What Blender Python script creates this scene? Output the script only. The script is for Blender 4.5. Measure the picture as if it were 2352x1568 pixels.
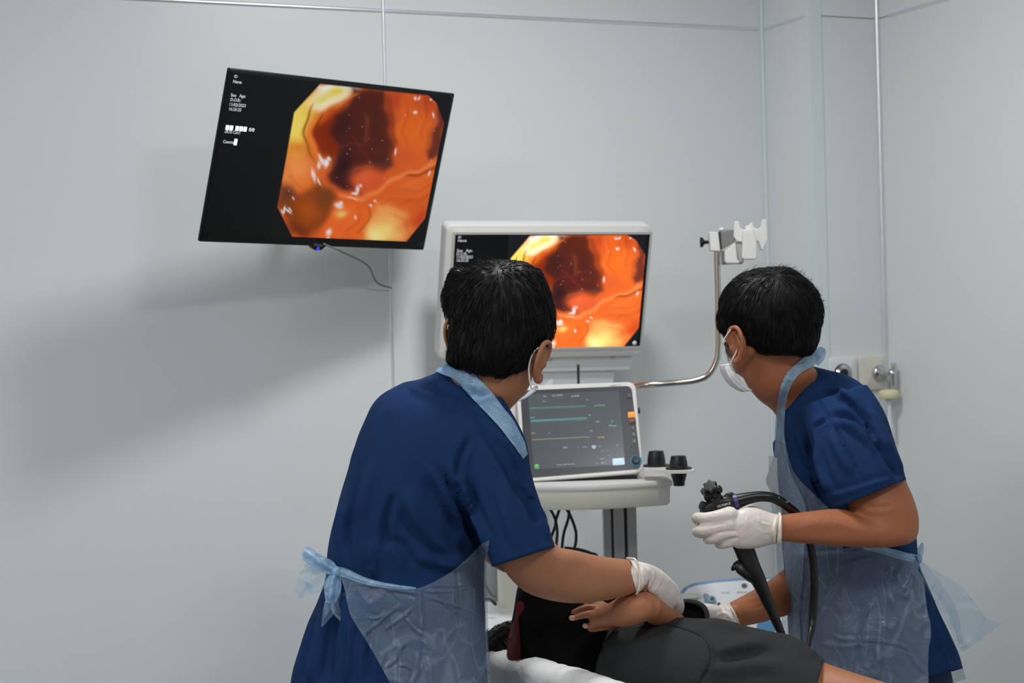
import bpy, math, random
import numpy as np
from mathutils import Vector, Matrix, noise
from mathutils.bvhtree import BVHTree

scene = bpy.context.scene
COL = scene.collection
for o in list(bpy.data.objects):
    bpy.data.objects.remove(o)
rng = np.random.default_rng(7)
random.seed(7)

# ------------------------------------------------------------------ camera
FPX = 4400.0                       # focal length in pixels of a 2352 x 1568 frame
EYE = np.array([0.0, 0.0, 1.45])
RHO = math.radians(1.5)
CR = np.array([math.cos(RHO), 0, -math.sin(RHO)])
CU = np.array([math.sin(RHO), 0, math.cos(RHO)])
CF = np.array([0.0, 1.0, 0.0])
cam_data = bpy.data.cameras.new('camera')
cam = bpy.data.objects.new('camera', cam_data)
COL.objects.link(cam)
cam_data.sensor_fit = 'HORIZONTAL'
cam_data.sensor_width = 36.0
cam_data.lens = FPX / 2352.0 * 36.0
cam_data.clip_start = 0.05
cam_data.clip_end = 60
cam.matrix_world = Matrix(((CR[0], CU[0], -CF[0], EYE[0]), (CR[1], CU[1], -CF[1], EYE[1]),
                           (CR[2], CU[2], -CF[2], EYE[2]), (0, 0, 0, 1)))
cam_data.dof.use_dof = True
cam_data.dof.focus_distance = 3.55
cam_data.dof.aperture_fstop = 5.6
scene.camera = cam

# ------------------------------------------------------------------ world, lights, exposure
world = bpy.data.worlds.new('world')
scene.world = world
world.use_nodes = True
world.node_tree.nodes['Background'].inputs[0].default_value = (0.8, 0.88, 1, 1)
world.node_tree.nodes['Background'].inputs[1].default_value = 0.25
CEIL = 2.76


def ceiling_lamp(name, x, y, sx, sy, watts, color=(0.985, 0.985, 1.0), z=CEIL - 0.03, rot=-24):
    ld = bpy.data.lights.new(name, 'AREA')
    ld.shape = 'RECTANGLE'
    ld.size = sx
    ld.size_y = sy
    ld.energy = watts
    ld.color = color
    lo = bpy.data.objects.new(name, ld)
    lo.location = (x, y, z)
    lo.rotation_euler = (0, 0, math.radians(24))
    COL.objects.link(lo)
    return lo


ceiling_lamp('ceiling_panel_light', 0.20, 3.74, 0.26, 0.26, 18)
ceiling_lamp('ceiling_panel_light', 0.85, 1.50, 0.45, 0.45, 26)
ceiling_lamp('ceiling_panel_light', -1.30, 1.90, 0.60, 0.60, 24)
ceiling_lamp('ceiling_panel_light', -0.2, -0.8, 0.60, 0.60, 4)
scene.view_settings.view_transform = 'Standard'
scene.view_settings.look = 'None'
scene.view_settings.gamma = 1.0
scene.view_settings.use_curve_mapping = False
scene.view_settings.exposure = 0.0


# ------------------------------------------------------------------ helpers
def A(*v):
    return np.array(v, float)


def ray(px, py):
    return CF + CR * ((px - 1176) / FPX) + CU * ((784 - py) / FPX)


def P(px, py, d):
    """world point that the photograph shows at (px, py), at distance d"""
    return EYE + ray(px, py) * d


def pix(V):
    q = np.atleast_2d(V) - EYE
    d = q @ CF
    return np.stack([1176 + FPX * (q @ CR) / d, 784 - FPX * (q @ CU) / d], 1)


def nz(v):
    v = np.asarray(v, float)
    return v / (np.linalg.norm(v) + 1e-12)


def lin(c):
    return tuple(((x / 255) / 12.92 if x / 255 <= 0.04045 else ((x / 255 + 0.055) / 1.055) ** 2.4) for x in c)


def mat(name, rgb, rough=0.5, metal=0.0, var=0.0, vscale=8.0, bump=0.0, bscale=60.0, emit=None, estr=0.0,
        coat=0.0, sss=0.0, spec=0.5, vcol=False, stretch=None, sheen=0.0):
    m = bpy.data.materials.new(name)
    m.use_nodes = True
    nt = m.node_tree
    b = nt.nodes['Principled BSDF']
    c = lin(rgb)
    b.inputs['Base Color'].default_value = (*c, 1)
    b.inputs['Roughness'].default_value = rough
    b.inputs['Metallic'].default_value = metal
    b.inputs['Specular IOR Level'].default_value = spec
    b.inputs['Coat Weight'].default_value = coat
    if sheen:
        b.inputs['Sheen Weight'].default_value = sheen
    if sss:
        b.inputs['Subsurface Weight'].default_value = sss
        b.inputs['Subsurface Radius'].default_value = (0.01, 0.004, 0.002)
    tc = nt.nodes.new('ShaderNodeTexCoord')
    mp = nt.nodes.new('ShaderNodeMapping')
    nt.links.new(tc.outputs['Object'], mp.inputs[0])
    if stretch:
        mp.inputs['Scale'].default_value = stretch
    if var:
        n = nt.nodes.new('ShaderNodeTexNoise')
        n.inputs['Scale'].default_value = vscale
        n.inputs['Detail'].default_value = 4
        r = nt.nodes.new('ShaderNodeMix')
        r.data_type = 'RGBA'
        r.inputs['A'].default_value = (*[x * (1 - var) for x in c], 1)
        r.inputs['B'].default_value = (*[min(1, x * (1 + var)) for x in c], 1)
        nt.links.new(mp.outputs[0], n.inputs['Vector'])
        nt.links.new(n.outputs['Fac'], r.inputs['Factor'])
        nt.links.new(r.outputs['Result'], b.inputs['Base Color'])
    if bump:
        n2 = nt.nodes.new('ShaderNodeTexNoise')
        n2.inputs['Scale'].default_value = bscale
        n2.inputs['Detail'].default_value = 5
        bm = nt.nodes.new('ShaderNodeBump')
        bm.inputs['Strength'].default_value = bump
        bm.inputs['Distance'].default_value = 0.01
        nt.links.new(mp.outputs[0], n2.inputs['Vector'])
        nt.links.new(n2.outputs['Fac'], bm.inputs['Height'])
        nt.links.new(bm.outputs[0], b.inputs['Normal'])
    if emit is not None:
        b.inputs['Emission Color'].default_value = (*lin(emit), 1)
        b.inputs['Emission Strength'].default_value = estr
    if vcol:
        a = nt.nodes.new('ShaderNodeVertexColor')
        a.layer_name = 'picture'
        nt.links.new(a.outputs[0], b.inputs['Emission Color'])
        b.inputs['Emission Strength'].default_value = estr
    return m


def film_mat(name, rgb, alpha, rough=0.22, bscale=18.0, bump=0.6, avar=0.07, ridge_a=0.16):
    """thin crumpled polythene: part see-through, part milky, shiny"""
    m = bpy.data.materials.new(name)
    m.use_nodes = True
    nt = m.node_tree
    for n in list(nt.nodes):
        nt.nodes.remove(n)
    out = nt.nodes.new('ShaderNodeOutputMaterial')
    tr = nt.nodes.new('ShaderNodeBsdfTransparent')
    tr.inputs[0].default_value = (0.93, 0.97, 1, 1)
    df = nt.nodes.new('ShaderNodeBsdfDiffuse')
    df.inputs[0].default_value = (*lin(rgb), 1)
    tl = nt.nodes.new('ShaderNodeBsdfTranslucent')
    tl.inputs[0].default_value = (*lin(rgb), 1)
    gl = nt.nodes.new('ShaderNodeBsdfGlossy')
    gl.inputs['Roughness'].default_value = rough
    gl.inputs[0].default_value = (0.9, 0.95, 1, 1)
    tc = nt.nodes.new('ShaderNodeTexCoord')
    no = nt.nodes.new('ShaderNodeTexNoise')
    no.inputs['Scale'].default_value = bscale
    no.inputs['Detail'].default_value = 6
    no.inputs['Roughness'].default_value = 0.6
    no.inputs['Distortion'].default_value = 1.5
    bu = nt.nodes.new('ShaderNodeBump')
    bu.inputs['Strength'].default_value = bump
    bu.inputs['Distance'].default_value = 0.015
    nt.links.new(tc.outputs['Object'], no.inputs['Vector'])
    nt.links.new(no.outputs['Fac'], bu.inputs['Height'])
    for n in (df, tl, gl):
        nt.links.new(bu.outputs[0], n.inputs['Normal'])
    m1 = nt.nodes.new('ShaderNodeMixShader')
    m1.inputs[0].default_value = 0.4
    nt.links.new(df.outputs[0], m1.inputs[1])
    nt.links.new(tl.outputs[0], m1.inputs[2])
    m2 = nt.nodes.new('ShaderNodeMixShader')
    m2.inputs[0].default_value = 0.10
    nt.links.new(m1.outputs[0], m2.inputs[1])
    nt.links.new(gl.outputs[0], m2.inputs[2])
    def ridge(scale, width, seed, stretch=(1, 1, 1)):
        mp = nt.nodes.new('ShaderNodeMapping')
        mp.inputs['Scale'].default_value = stretch
        mp.inputs['Location'].default_value = (seed, seed * 2.3, seed * .7)
        mp.inputs['Rotation'].default_value = (0, 0.6 * seed, 0)
        nt.links.new(tc.outputs['Object'], mp.inputs[0])
        n = nt.nodes.new('ShaderNodeTexNoise')
        n.inputs['Scale'].default_value = scale
        n.inputs['Detail'].default_value = 2
        n.inputs['Distortion'].default_value = 0.4
        nt.links.new(mp.outputs[0], n.inputs['Vector'])
        s = nt.nodes.new('ShaderNodeMath')
        s.operation = 'SUBTRACT'
        s.inputs[1].default_value = 0.5
        nt.links.new(n.outputs['Fac'], s.inputs[0])
        ab = nt.nodes.new('ShaderNodeMath')
        ab.operation = 'ABSOLUTE'
        nt.links.new(s.outputs[0], ab.inputs[0])
        mr = nt.nodes.new('ShaderNodeMapRange')
        mr.inputs['From Min'].default_value = 0
        mr.inputs['From Max'].default_value = width
        mr.inputs['To Min'].default_value = 1
        mr.inputs['To Max'].default_value = 0
        mr.interpolation_type = 'SMOOTHSTEP'
        nt.links.new(ab.outputs[0], mr.inputs['Value'])
        return mr, n
    r1, n1 = ridge(bscale * .30, 0.012, 1.0, (1, 1, .6))
    r2, n2 = ridge(bscale * .55, 0.014, 2.7, (1, 1, .5))
    ad = nt.nodes.new('ShaderNodeMath')
    ad.operation = 'MAXIMUM'
    nt.links.new(r1.outputs[0], ad.inputs[0])
    nt.links.new(r2.outputs[0], ad.inputs[1])
    lo_ = nt.nodes.new('ShaderNodeMapRange')
    lo_.inputs['From Min'].default_value = 0.35
    lo_.inputs['From Max'].default_value = 0.65
    lo_.inputs['To Min'].default_value = max(0, alpha - avar)
    lo_.inputs['To Max'].default_value = min(1, alpha + avar)
    nt.links.new(n1.outputs['Fac'], lo_.inputs['Value'])
    ma = nt.nodes.new('ShaderNodeMath')
    ma.operation = 'MULTIPLY_ADD'
    ma.use_clamp = True
    ma.inputs[1].default_value = ridge_a
    nt.links.new(ad.outputs[0], ma.inputs[0])
    nt.links.new(lo_.outputs[0], ma.inputs[2])
    m3 = nt.nodes.new('ShaderNodeMixShader')
    nt.links.new(ma.outputs[0], m3.inputs[0])
    nt.links.new(tr.outputs[0], m3.inputs[1])
    nt.links.new(m2.outputs[0], m3.inputs[2])
    nt.links.new(m3.outputs[0], out.inputs[0])
    return m


def thing(name, loc, label, cat, group=None):
    o = bpy.data.objects.new(name, None)
    o.empty_display_size = 0.1
    o.location = tuple(float(x) for x in loc)
    COL.objects.link(o)
    o['label'] = label
    o['category'] = cat
    if group:
        o['group'] = group
    return o


def wloc(o):
    l = Vector((0, 0, 0))
    while o is not None:
        l = l + o.location
        o = o.parent
    return np.array(l)


def obj(name, VF, m, parent=None, smooth=True, label=None, kind=None, bevel=0.0, cat=None, group=None, auto=None):
    """link one mesh object; VF is in world coordinates"""
    V, F = VF
    V = np.asarray(V, float)
    off = wloc(parent) if parent is not None else np.zeros(3)
    me = bpy.data.meshes.new(name)
    me.from_pydata((V - off).tolist(), [], [tuple(int(i) for i in f) for f in F])
    me.update()
    if smooth:
        me.polygons.foreach_set('use_smooth', [True] * len(me.polygons))
        if auto:
            try:
                me.set_sharp_from_angle(angle=math.radians(auto))
            except Exception:
                pass
    o = bpy.data.objects.new(name, me)
    COL.objects.link(o)
    if parent is not None:
        o.parent = parent
    if m:
        me.materials.append(m)
    if label:
        o['label'] = label
    if kind:
        o['kind'] = kind
    if cat:
        o['category'] = cat
    if group:
        o['group'] = group
    if bevel:
        md = o.modifiers.new('bevel', 'BEVEL')
        md.width = bevel
        md.segments = 3
        md.limit_method = 'ANGLE'
        md.angle_limit = math.radians(40)
    return o


def join(*parts):
    Vs, Fs, n = [], [], 0
    for V, F in parts:
        Vs.append(np.asarray(V, float))
        Fs += [tuple(i + n for i in f) for f in F]
        n += len(V)
    return np.concatenate(Vs), Fs


def box(c, ax, ay, az, sx, sy, sz):
    """box at centre c with unit axes and full sizes"""
    c = np.asarray(c, float)
    V = [c + ax * sx * i / 2 + ay * sy * j / 2 + az * sz * k / 2 for i in (-1, 1) for j in (-1, 1) for k in (-1, 1)]
    F = [(0, 1, 3, 2), (4, 6, 7, 5), (0, 4, 5, 1), (2, 3, 7, 6), (0, 2, 6, 4), (1, 5, 7, 3)]
    return np.array(V), F


X, Y, Z = A(1, 0, 0), A(0, 1, 0), A(0, 0, 1)


def prism(pts, n, t):
    """extrude planar outline pts (world) along n by t"""
    pts = np.asarray(pts, float)
    k = len(pts)
    V = np.concatenate([pts, pts + nz(n) * t])
    F = [tuple(range(k))[::-1], tuple(range(k, 2 * k))]
    F += [(i, (i + 1) % k, (i + 1) % k + k, i + k) for i in range(k)]
    return V, F


def rrect(c, ax, ay, w, h, r, n=6):
    """rounded rectangle outline"""
    out = []
    for sx, sy, a0 in ((1, 1, 0), (-1, 1, 90), (-1, -1, 180), (1, -1, 270)):
        for i in range(n + 1):
            a = math.radians(a0 + 90 * i / n)
            out.append(c + ax * (sx * (w / 2 - r) + r * math.cos(a)) + ay * (sy * (h / 2 - r) + r * math.sin(a)))
    return np.array(out)


def catmull(K, sub):
    K = np.asarray(K, float)
    if len(K) < 3 or sub <= 1:
        out = []
        for i in range(len(K) - 1):
            for s in range(max(1, sub)):
                out.append(K[i] + (K[i + 1] - K[i]) * s / max(1, sub))
        out.append(K[-1])
        return np.array(out)
    P0 = np.concatenate([[2 * K[0] - K[1]], K, [2 * K[-1] - K[-2]]])
    out = []
    for i in range(1, len(P0) - 2):
        a, b, c, d = P0[i - 1], P0[i], P0[i + 1], P0[i + 2]
        for s in range(sub):
            t = s / sub
            out.append(0.5 * ((2 * b) + (-a + c) * t + (2 * a - 5 * b + 4 * c - d) * t * t + (-a + 3 * b - 3 * c + d) * t ** 3))
    out.append(K[-1])
    return np.array(out)


def loft(rings, cap=True, closed=True):
    rings = [np.asarray(r, float) for r in rings]
    n = len(rings[0])
    V = np.concatenate(rings)
    F = []
    for i in range(len(rings) - 1):
        for j in range(n if closed else n - 1):
            k = (j + 1) % n
            F.append((i * n + j, i * n + k, (i + 1) * n + k, (i + 1) * n + j))
    if cap and closed:
        c0, c1 = len(V), len(V) + 1
        V = np.concatenate([V, [rings[0].mean(0)], [rings[-1].mean(0)]])
        for j in range(n):
            k = (j + 1) % n
            F.append((c0, k, j))
            F.append((c1, (len(rings) - 1) * n + j, (len(rings) - 1) * n + k))
    return V, F


def ering(row, n=40, pw=2.0, grow=0.0, a0=0.0, a1=2 * math.pi, closed=True):
    """elliptical slice: row = xl, yl, xr, yr, depth, half-thickness towards the viewer, half-thickness away[, depth gain to the right]"""
    xl, yl, xr, yr, d, tf, tb = row[:7]
    dd = row[7] if len(row) > 7 else 0.0
    pl, pr = P(xl, yl, d - dd / 2), P(xr, yr, d + dd / 2)
    c = (pl + pr) / 2
    a = (pr - pl) / 2
    la = np.linalg.norm(a)
    v = c - EYE
    v = v - a * (v @ a) / (la * la)
    v = nz(v)
    a = a * (la + grow) / la
    ph = np.linspace(a0, a1, n, endpoint=not closed)
    cs, sn = np.cos(ph), np.sin(ph)
    cs = np.sign(cs) * np.abs(cs) ** (2 / pw)
    sn = np.sign(sn) * np.abs(sn) ** (2 / pw)
    th = np.where(sn > 0, -(tf + grow), -(tb + grow))
    return c + np.outer(cs, a) + np.outer(sn * th, v)


def sil(rows, sub=5, n=40, pw=2.0, grow=0.0, cap=True, a0=0.0, a1=2 * math.pi, closed=True):
    K = [list(r) + [0.0] * (8 - len(r)) for r in rows]
    R = catmull(K, sub)
    return loft([ering(r, n, pw, grow, a0, a1, closed) for r in R], cap, closed)


def frames(C):
    T = np.gradient(C, axis=0)
    T = T / (np.linalg.norm(T, axis=1)[:, None] + 1e-12)
    up = Z if abs(T[0] @ Z) < 0.9 else X
    u = nz(np.cross(T[0], up))
    U = []
    for t in T:
        u = nz(u - t * (u @ t))
        U.append(u)
    U = np.array(U)
    W = np.cross(T, U)
    return T, U, W


def tube(C, R, n=12, sub=6, cap=True, rounded=False, flat=1.0, fdir=None):
    """tube through control points C with radii R; flat squashes it along fdir"""
    C = np.asarray(C, float)
    R = np.full(len(C), R) if np.isscalar(R) else np.asarray(R, float)
    K = np.concatenate([C, R[:, None]], 1)
    K = catmull(K, sub)
    C, R = K[:, :3], K[:, 3]
    if rounded:
        t0, t1 = nz(C[1] - C[0]), nz(C[-1] - C[-2])
        e0 = [(C[0] - t0 * R[0] * math.sin(a), R[0] * math.cos(a)) for a in (1.35, 1.0, 0.5)]
        e1 = [(C[-1] + t1 * R[-1] * math.sin(a), R[-1] * math.cos(a)) for a in (0.5, 1.0, 1.35)]
        C = np.concatenate([[e[0] for e in e0], C, [e[0] for e in e1]])
        R = np.concatenate([[e[1] for e in e0], R, [e[1] for e in e1]])
    T, U, W = frames(C)
    ph = np.linspace(0, 2 * math.pi, n, endpoint=False)
    rings = []
    for c, r, u, w in zip(C, R, U, W):
        off = np.outer(np.cos(ph) * r, u) + np.outer(np.sin(ph) * r, w)
        if flat != 1.0:
            f = nz(fdir)
            off = off + np.outer((off @ f) * (flat - 1), f)
        rings.append(c + off)
    return loft(rings, cap)


def ellipsoid(c, ax, ay, az, rx, ry, rz, nu=24, nv=16):
    V, F = [], []
    for i in range(nv + 1):
        t = math.pi * i / nv
        for j in range(nu):
            p = 2 * math.pi * j / nu
            V.append(np.asarray(c) + ax * rx * math.sin(t) * math.cos(p) + ay * ry * math.sin(t) * math.sin(p) + az * rz * math.cos(t))
    for i in range(nv):
        for j in range(nu):
            k = (j + 1) % nu
            F.append((i * nu + j, (i + 1) * nu + j, (i + 1) * nu + k, i * nu + k))
    return np.array(V), F


def lathe(c, axis, prof, n=32):
    """prof: list of (radius, height along axis)"""
    axis = nz(axis)
    u = nz(np.cross(axis, X if abs(axis @ X) < 0.9 else Y))
    w = np.cross(axis, u)
    ph = np.linspace(0, 2 * math.pi, n, endpoint=False)
    return loft([c + axis * h + np.outer(np.cos(ph) * r, u) + np.outer(np.sin(ph) * r, w) for r, h in prof])


def remesh(VF, voxel=0.005, smooth=6, fac=0.5):
    V, F = VF
    me = bpy.data.meshes.new('tmp')
    me.from_pydata(np.asarray(V).tolist(), [], [tuple(int(i) for i in f) for f in F])
    me.update()
    o = bpy.data.objects.new('tmp', me)
    COL.objects.link(o)
    r = o.modifiers.new('r', 'REMESH')
    r.mode = 'VOXEL'
    r.voxel_size = voxel
    if smooth:
        s = o.modifiers.new('s', 'SMOOTH')
        s.iterations = smooth
        s.factor = fac
    dg = bpy.context.evaluated_depsgraph_get()
    ev = o.evaluated_get(dg)
    m2 = ev.to_mesh()
    nv = len(m2.vertices)
    co = np.empty(nv * 3)
    m2.vertices.foreach_get('co', co)
    F2 = [tuple(p.vertices) for p in m2.polygons]
    ev.to_mesh_clear()
    bpy.data.objects.remove(o)
    bpy.data.meshes.remove(me)
    return co.reshape(-1, 3), F2


def vnormals(V, F):
    V = np.asarray(V)
    N = np.zeros_like(V)
    q = np.array([f if len(f) == 4 else (f[0], f[1], f[2], f[2]) for f in F])
    n = np.cross(V[q[:, 2]] - V[q[:, 0]], V[q[:, 3]] - V[q[:, 1]])
    t = (q[:, 2] == q[:, 3])
    if t.any():
        n[t] = np.cross(V[q[t, 1]] - V[q[t, 0]], V[q[t, 2]] - V[q[t, 0]])
    for k in range(4):
        np.add.at(N, q[:, k], n)
    return N / (np.linalg.norm(N, axis=1)[:, None] + 1e-12)


def pdist(Q, line):
    """distance of 2D points to polyline, and parameter 0..1 along it"""
    line = np.asarray(line, float)
    best = np.full(len(Q), 1e9)
    par = np.zeros(len(Q))
    sd = np.zeros(len(Q))
    L = np.linalg.norm(np.diff(line, axis=0), axis=1)
    cum = np.concatenate([[0], np.cumsum(L)])
    for i in range(len(line) - 1):
        a, b = line[i], line[i + 1]
        ab = b - a
        t = np.clip(((Q - a) @ ab) / (ab @ ab), 0, 1)
        r = Q - (a + t[:, None] * ab)
        d = np.linalg.norm(r, axis=1)
        m = d < best
        best[m] = d[m]
        par[m] = (cum[i] + t[m] * L[i]) / cum[-1]
        sd[m] = (ab[0] * r[m, 1] - ab[1] * r[m, 0]) / np.linalg.norm(ab)
    return best, par, sd


def sculpt(VF, strokes, facing=0.05):
    """press folds into the cloth: each stroke is (pixel polyline, half-width in pixels, height in metres[, 'step'])"""
    V, F = VF
    V = np.array(V)
    for st in strokes:
        line, w, amp = st[:3]
        N = vnormals(V, F)
        view = V - EYE
        view /= np.linalg.norm(view, axis=1)[:, None]
        f = np.clip(-(N * view).sum(1) / 0.3, 0, 1)
        Q = pix(V)
        d, par, sd = pdist(Q, catmull(line, 5))
        fade = np.clip(np.minimum(par, 1 - par) * 5, 0, 1) ** 0.7
        if len(st) > 3:
            # a lapped fold: sharp on one side, long slope on the other
            k = np.where(sd > 0, np.exp(-(sd / (w * 0.35)) ** 2), np.exp(-(sd / (w * 1.8)) ** 2))
            k = np.where(d < w * 4, k, 0)
        else:
            k = np.exp(-(d / w) ** 2) - 0.35 * np.exp(-((d - 1.9 * w) / w) ** 2)
        V = V + N * (amp * k * fade * f)[:, None]
    return V, F


def nfield(V, scale, seed=0.0, octaves=2):
    s = np.asarray(scale, float)
    return np.array([noise.fractal(Vector((v * s + seed).tolist()), 0.8, 2.0, octaves) for v in V])


def snap(VF, co, no, region, tol=0.009):
    """pull the raw edge left by a cut onto the plane of the hem"""
    V, F = VF
    V = np.array(V)
    cnt = {}
    for f in F:
        for i in range(len(f)):
            e = tuple(sorted((f[i], f[(i + 1) % len(f)])))
            cnt[e] = cnt.get(e, 0) + 1
    bd = sorted({i for e, c in cnt.items() if c == 1 for i in e})
    bd = np.array(bd)
    d = (V[bd] - co) @ no
    ok = (np.abs(d) < tol) & region(V[bd])
    V[bd[ok]] -= np.outer(d[ok], no)
    return V, F


def bvh(*VFs):
    V, F = join(*VFs)
    return BVHTree.FromPolygons([tuple(v) for v in V], [tuple(f) for f in F])


def drape(rows, nu, nv, tree, off, d0, wr=0.0, wscale=(9, 9, 9), relax=3, seed=0.0, dmin=None, dmax=None, line=None):
    """sheet lying on a body: rows = (xl, yl, xr, yr[, depth]) ; depth found by shooting a ray at what it covers"""
    K = catmull([list(r[:4]) + [r[4] if len(r) > 4 else d0] for r in rows], max(1, int(math.ceil(nv / max(1, len(rows) - 1)))))
    nv = len(K)
    D = np.zeros((nv, nu + 1))
    Q = np.zeros((nv, nu + 1, 2))
    M = np.zeros((nv, nu + 1), bool)
    for i, k in enumerate(K):
        for j in range(nu + 1):
            u = j / nu
            p = (1 - u) * k[:2] + u * k[2:4]
            Q[i, j] = p
            r = ray(*p)
            D[i, j] = k[4]
            if tree is not None:
                h = tree.ray_cast(Vector(EYE), Vector(r).normalized())
                if h[0] is not None:
                    dd = (np.array(h[0]) - EYE) @ CF
                    if (dmin is None or dd > dmin) and (dmax is None or dd < dmax):
                        D[i, j] = dd
                        M[i, j] = True
    # fill misses from neighbours, then relax so that the film bridges the hollows
    if tree is not None and M.any():
        for _ in range(60):
            if M.all():
                break
            S = np.zeros_like(D)
            C = np.zeros_like(D)
            for a, b in ((0, 1), (0, -1), (1, 0), (-1, 0)):
                Dm = np.roll(np.where(M, D, 0), (a, b), (0, 1))
                Mm = np.roll(M, (a, b), (0, 1)).astype(float)
                if a == 1: Dm[0] = 0; Mm[0] = 0
                if a == -1: Dm[-1] = 0; Mm[-1] = 0
                if b == 1: Dm[:, 0] = 0; Mm[:, 0] = 0
                if b == -1: Dm[:, -1] = 0; Mm[:, -1] = 0
                S += Dm
                C += Mm
            new = (~M) & (C > 0)
            D[new] = S[new] / C[new] + 0.004
            M = M | new
    base = D.copy()
    for _ in range(relax):
        E = np.pad(D, 1, mode='edge')
        D = np.minimum(base, (E[:-2, 1:-1] + E[2:, 1:-1] + E[1:-1, :-2] + E[1:-1, 2:]) / 4)
    V = np.array([P(Q[i, j, 0], Q[i, j, 1], D[i, j] - off) for i in range(nv) for j in range(nu + 1)])
    if wr:
        n1 = nfield(V, wscale, seed, 3)
        n2 = 1 - np.abs(nfield(V, np.array(wscale) * 1.9, seed + 5.3, 2)) * 2.2
        disp = wr * (0.6 * n1 + 0.6 * np.clip(n2, 0, 1) ** 3)
        V = V - CF * np.clip(disp, -off * 0.7, 1)[:, None]
    F = [(i * (nu + 1) + j, i * (nu + 1) + j + 1, (i + 1) * (nu + 1) + j + 1, (i + 1) * (nu + 1) + j)
         for i in range(nv - 1) for j in range(nu)]
    return V, F


def textmesh(body, origin, ax, ay, size, n, spacing=1.0, depth=0.0, align='LEFT', bold=0.0):
    cu = bpy.data.curves.new('t', 'FONT')
    cu.body = body
    cu.size = 1.0
    cu.align_x = align
    cu.space_character = spacing
    cu.offset = bold
    cu.resolution_u = 2
    o = bpy.data.objects.new('t', cu)
    COL.objects.link(o)
    dg = bpy.context.evaluated_depsgraph_get()
    ev = o.evaluated_get(dg)
    m = ev.to_mesh()
    co = [v.co.copy() for v in m.vertices]
    F = [tuple(p.vertices) for p in m.polygons]
    ev.to_mesh_clear()
    bpy.data.objects.remove(o)
    bpy.data.curves.remove(cu)
    V = np.array([origin + ax * c.x * size + ay * c.y * size + n * depth for c in co]) if co else np.zeros((0, 3))
    return V, F


def flat_quad(c, ax, ay, w, h):
    return np.array([c - ax * w / 2 - ay * h / 2, c + ax * w / 2 - ay * h / 2, c + ax * w / 2 + ay * h / 2, c - ax * w / 2 + ay * h / 2]), [(0, 1, 2, 3)]

# ------------------------------------------------------------------ materials
M_WALL = mat('wall_panel_paint', (227, 231, 231), 0.36, var=0.015, vscale=1.2, spec=0.45)
M_JOINT = mat('joint_grey', (186, 190, 192), 0.6)
M_TRIM = mat('brushed_aluminium_trim', (226, 228, 229), 0.3, metal=0.6, var=0.08, vscale=30)
M_COLTRIM = mat('painted_corner_trim', (222, 230, 230), 0.3)
M_FLOOR = mat('vinyl_floor', (150, 156, 160), 0.4, var=0.06, vscale=5)
M_CEIL = mat('ceiling_paint', (222, 224, 224), 0.8)
M_NAVY = mat('navy_scrub_cotton', (27, 52, 92), 0.9, var=0.16, vscale=7, bump=0.25, bscale=14, spec=0.12)
M_FINE = mat('navy_scrub_hem', (22, 50, 96), 0.9, spec=0.15)
M_SKIN_A = mat('skin_left_person', (166, 112, 82), 0.5, var=0.10, vscale=16, bump=0.12, bscale=90, sss=0.08, spec=0.35)
M_SKIN_B = mat('skin_right_person', (168, 104, 70), 0.5, var=0.12, vscale=16, bump=0.12, bscale=90, sss=0.08, spec=0.35)
M_SKIN_C = mat('skin_patient', (170, 112, 80), 0.5, var=0.12, vscale=18, bump=0.12, bscale=90, sss=0.08, spec=0.35)
M_HAIR = mat('black_hair', (14, 13, 12), 0.5, var=0.3, vscale=40, spec=0.22)
M_HAIR2 = mat('black_hair_strand', (24, 22, 20), 0.35, spec=0.45)
M_GLOVE = mat('latex_glove', (228, 218, 210), 0.42, var=0.04, vscale=20, bump=0.35, bscale=45, sss=0.05)
M_CUFF = mat('latex_glove_rolled_cuff', (238, 228, 212), 0.4)
M_MASK = mat('white_mask_cloth', (232, 234, 236), 0.8, bump=0.2, bscale=80)
M_LOOP = mat('white_elastic', (236, 232, 226), 0.7)
M_FILM = film_mat('blue_polythene_film', (190, 212, 232), 0.36)
M_FILM2 = film_mat('blue_polythene_film_folded', (176, 214, 244), 0.84, avar=0.14, bscale=30)
M_FILM3 = film_mat('blue_polythene_film_loose', (180, 215, 240), 0.26, avar=0.1)
M_BLACK = mat('black_plastic', (20, 21, 22), 0.38, var=0.1, vscale=30)
M_BLACKG = mat('black_gloss', (14, 15, 16), 0.14, coat=0.3)
M_TUBE = mat('black_rubber_tube', (18, 19, 20), 0.34, spec=0.4)
M_TVBODY = mat('tv_black_plastic', (14, 15, 16), 0.4, spec=0.25)
M_TVSCR = mat('tv_dark_glass', (6, 7, 8), 0.3, emit=(19, 21, 23), estr=0.7, spec=0.12)
M_WHITEP = mat('warm_white_plastic', (226, 224, 219), 0.42)
M_WHITEQ = mat('cool_white_plastic', (226, 229, 230), 0.42)
M_CREAM = mat('cream_enamel', (214, 212, 200), 0.4)
M_STEEL = mat('stainless_steel', (190, 186, 176), 0.22, metal=1.0)
M_CHROME = mat('chrome', (205, 207, 208), 0.12, metal=1.0)
M_ALU = mat('anodised_aluminium', (190, 193, 195), 0.36, metal=0.75, var=0.05, vscale=20)
M_ALUD = mat('dark_groove', (44, 47, 48), 0.5)
M_PMB = mat('charcoal_bezel', (52, 55, 59), 0.3, coat=0.2)
M_PMS = mat('vital_signs_glass', (70, 74, 78), 0.16, var=0.12, vscale=7, emit=(74, 79, 83), estr=0.5, coat=0.5)
M_TXT = mat('screen_lettering', (200, 205, 210), 0.5, emit=(170, 176, 184), estr=0.5)
M_TXT2 = mat('screen_lettering_bright', (230, 235, 240), 0.5, emit=(225, 232, 244), estr=0.9)
M_BADGE = mat('badge_lettering', (120, 122, 126), 0.4)
M_BED = mat('bed_white_sheet', (222, 222, 220), 0.85, bump=0.5, bscale=22)
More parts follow.
